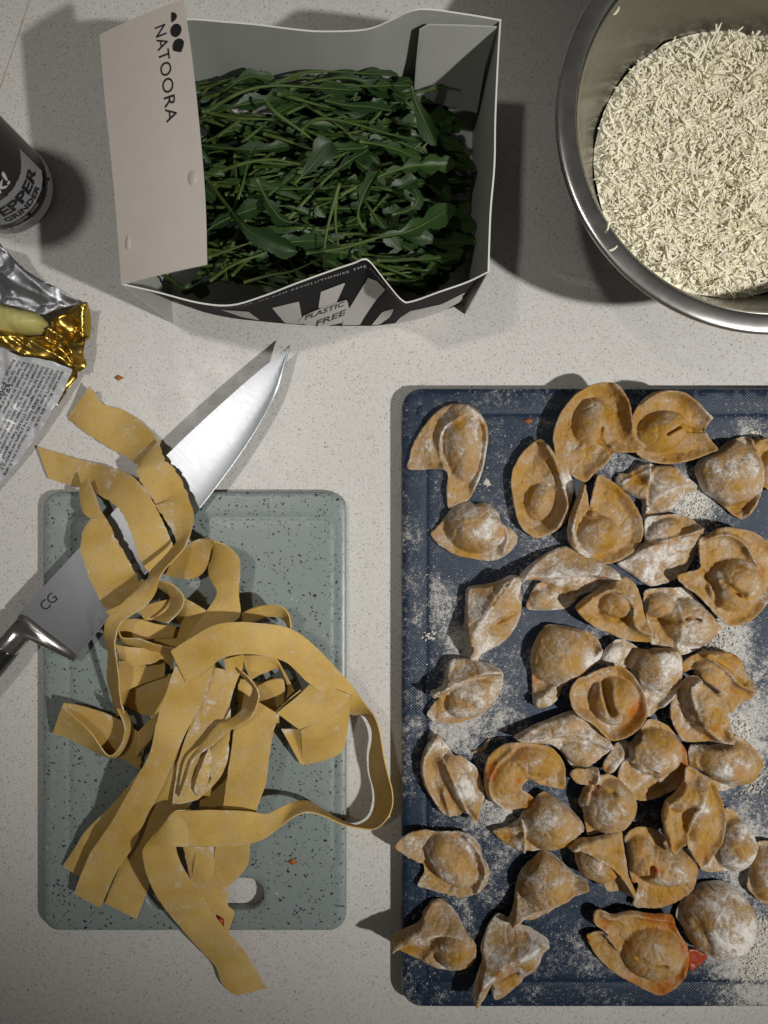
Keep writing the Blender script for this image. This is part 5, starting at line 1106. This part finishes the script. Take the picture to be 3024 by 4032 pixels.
rb('upright triangular fold of ribbon between the standing loop and the widest ribbon',
 run('P5', (1205,925,36, 1145,1030,20), (1260,950,34, 1180,1110,20), (1345,1000,30, 1220,1200,22)), flour=.04, rag=.006)
rb('shaded ribbon deep in the middle of the upper heap',
 run('P5', (1000,1170,18, 1050,1330,16), (1120,1130,18, 1160,1260,16), (1230,1110,18, 1290,1250,16)), flour=-.05, rag=.006)
rb('ribbon bridging below the widest one, left of the dark opening',
 run('P6', (470,1150,42, 595,1120,42), (480,1240,40, 590,1210,38), (500,1330,37, 560,1270,36), (505,1390,35, 535,1330,34)), flour=.06, rag=.006)
rb('shaded ribbon seen through the opening under the widest one',
 run('P6', (580,1130,30, 640,1290,24), (700,1130,30, 740,1240,24), (800,1150,30, 830,1220,24), (840,1200,28, 900,1360,20), (930,1360,22, 860,1420,18)), flour=-.02, rag=.008)
rb('short ribbon roll under the opening in the middle right of the heap',
 run('P6', (690,1325,30, 690,1430,18), (770,1290,33, 770,1450,18), (850,1285,32, 850,1450,18), (860,1340,28, 858,1440,18)), flour=.04, rag=.006)
rb('ribbon edge peeking from behind the square pocket',
 run('P6', (970,1355,34, 940,1400,22), (890,1420,34, 870,1470,24), (805,1500,34, 800,1530,24)), flour=.04, rag=.006)
rb('ribbon underneath the middle right of the heap',
 run('P6', (560,1280,24, 560,1560,18), (680,1300,22, 700,1560,16), (820,1330,20, 830,1600,14)), flour=-.02, rag=.006)
rb('ribbon underneath the lower middle of the heap, seen above the folded corner',
 run('P7', (1180,500,24, 1130,830,20), (1290,480,24, 1290,830,20), (1400,480,22, 1420,830,18)), flour=.0, rag=.008)
rb('twisted ribbon scraps with layered edges in the lower middle of the heap',
 run('P7', (1200,400,42, 1215,520,36), (1170,470,42, 1200,600,36), (1120,600,40, 1160,690,36), (1100,680,38, 1120,720,34)),
 run('P7', (1340,150,40, 1210,420,38), (1335,340,40, 1200,530,38), (1300,440,38, 1210,620,36), (1230,640,36, 1130,700,35)), flour=.3, rag=.04)
rb('ribbon scrap with ragged edge between the left pocket and the long straight one',
 run('P7', (870,170,34, 740,300,22), (850,260,34, 735,380,20), (820,350,32, 720,475,16)), flour=.14, rag=.04)
rb('thin ribbon slivers under the folded corner, above the handle slot',
 run('P7', (1020,1050,20, 1125,1050,24), (1060,1150,16, 1110,1160,22), (1070,1250,12, 1095,1240,18)), flour=.08, rag=.03)
for i, (label, runs, flour, rag, bow, th) in enumerate(RB):
    V = []; F = []; EA = []
    for k, r_ in enumerate(runs):
        v, f = ribbon_geo(r_, th, 7, 6, i*3+k, rag, bow); b0 = len(V); EA += list(ribbon_geo.edge); V += [tuple(a) for a in v]; F += [[q+b0 for q in g_] for g_ in f]
    c_ = Vector(np.mean(np.array(V), axis=0)); c_.z = 0
    me = mesh('pasta_ribbon', V, F, M['ribbon']); me.attributes.new('fl', 'FLOAT', 'POINT').data.foreach_set('value', np.array(EA, np.float32)); o = link('pasta_ribbon', me); recenter(o, c_); sharp(me, 55)
    o['flour'] = flour-.09; tag(o, label, 'pasta', RG)
# a dark red speck stuck to the crumpled end
V = []; F = []; grain((0,0,0), .003); V = [Vector((v.x*.8, v.y*1.5, v.z*.4)) for v in V]
o = link('filling_speck', mesh('filling_speck', V, F, M['sauce'])); o.location = P('P7', 1272, 1538, 15); o.rotation_euler.z = .5
tag(o, 'dark red speck of filling on the crumpled ribbon end by the handle slot', 'filling')
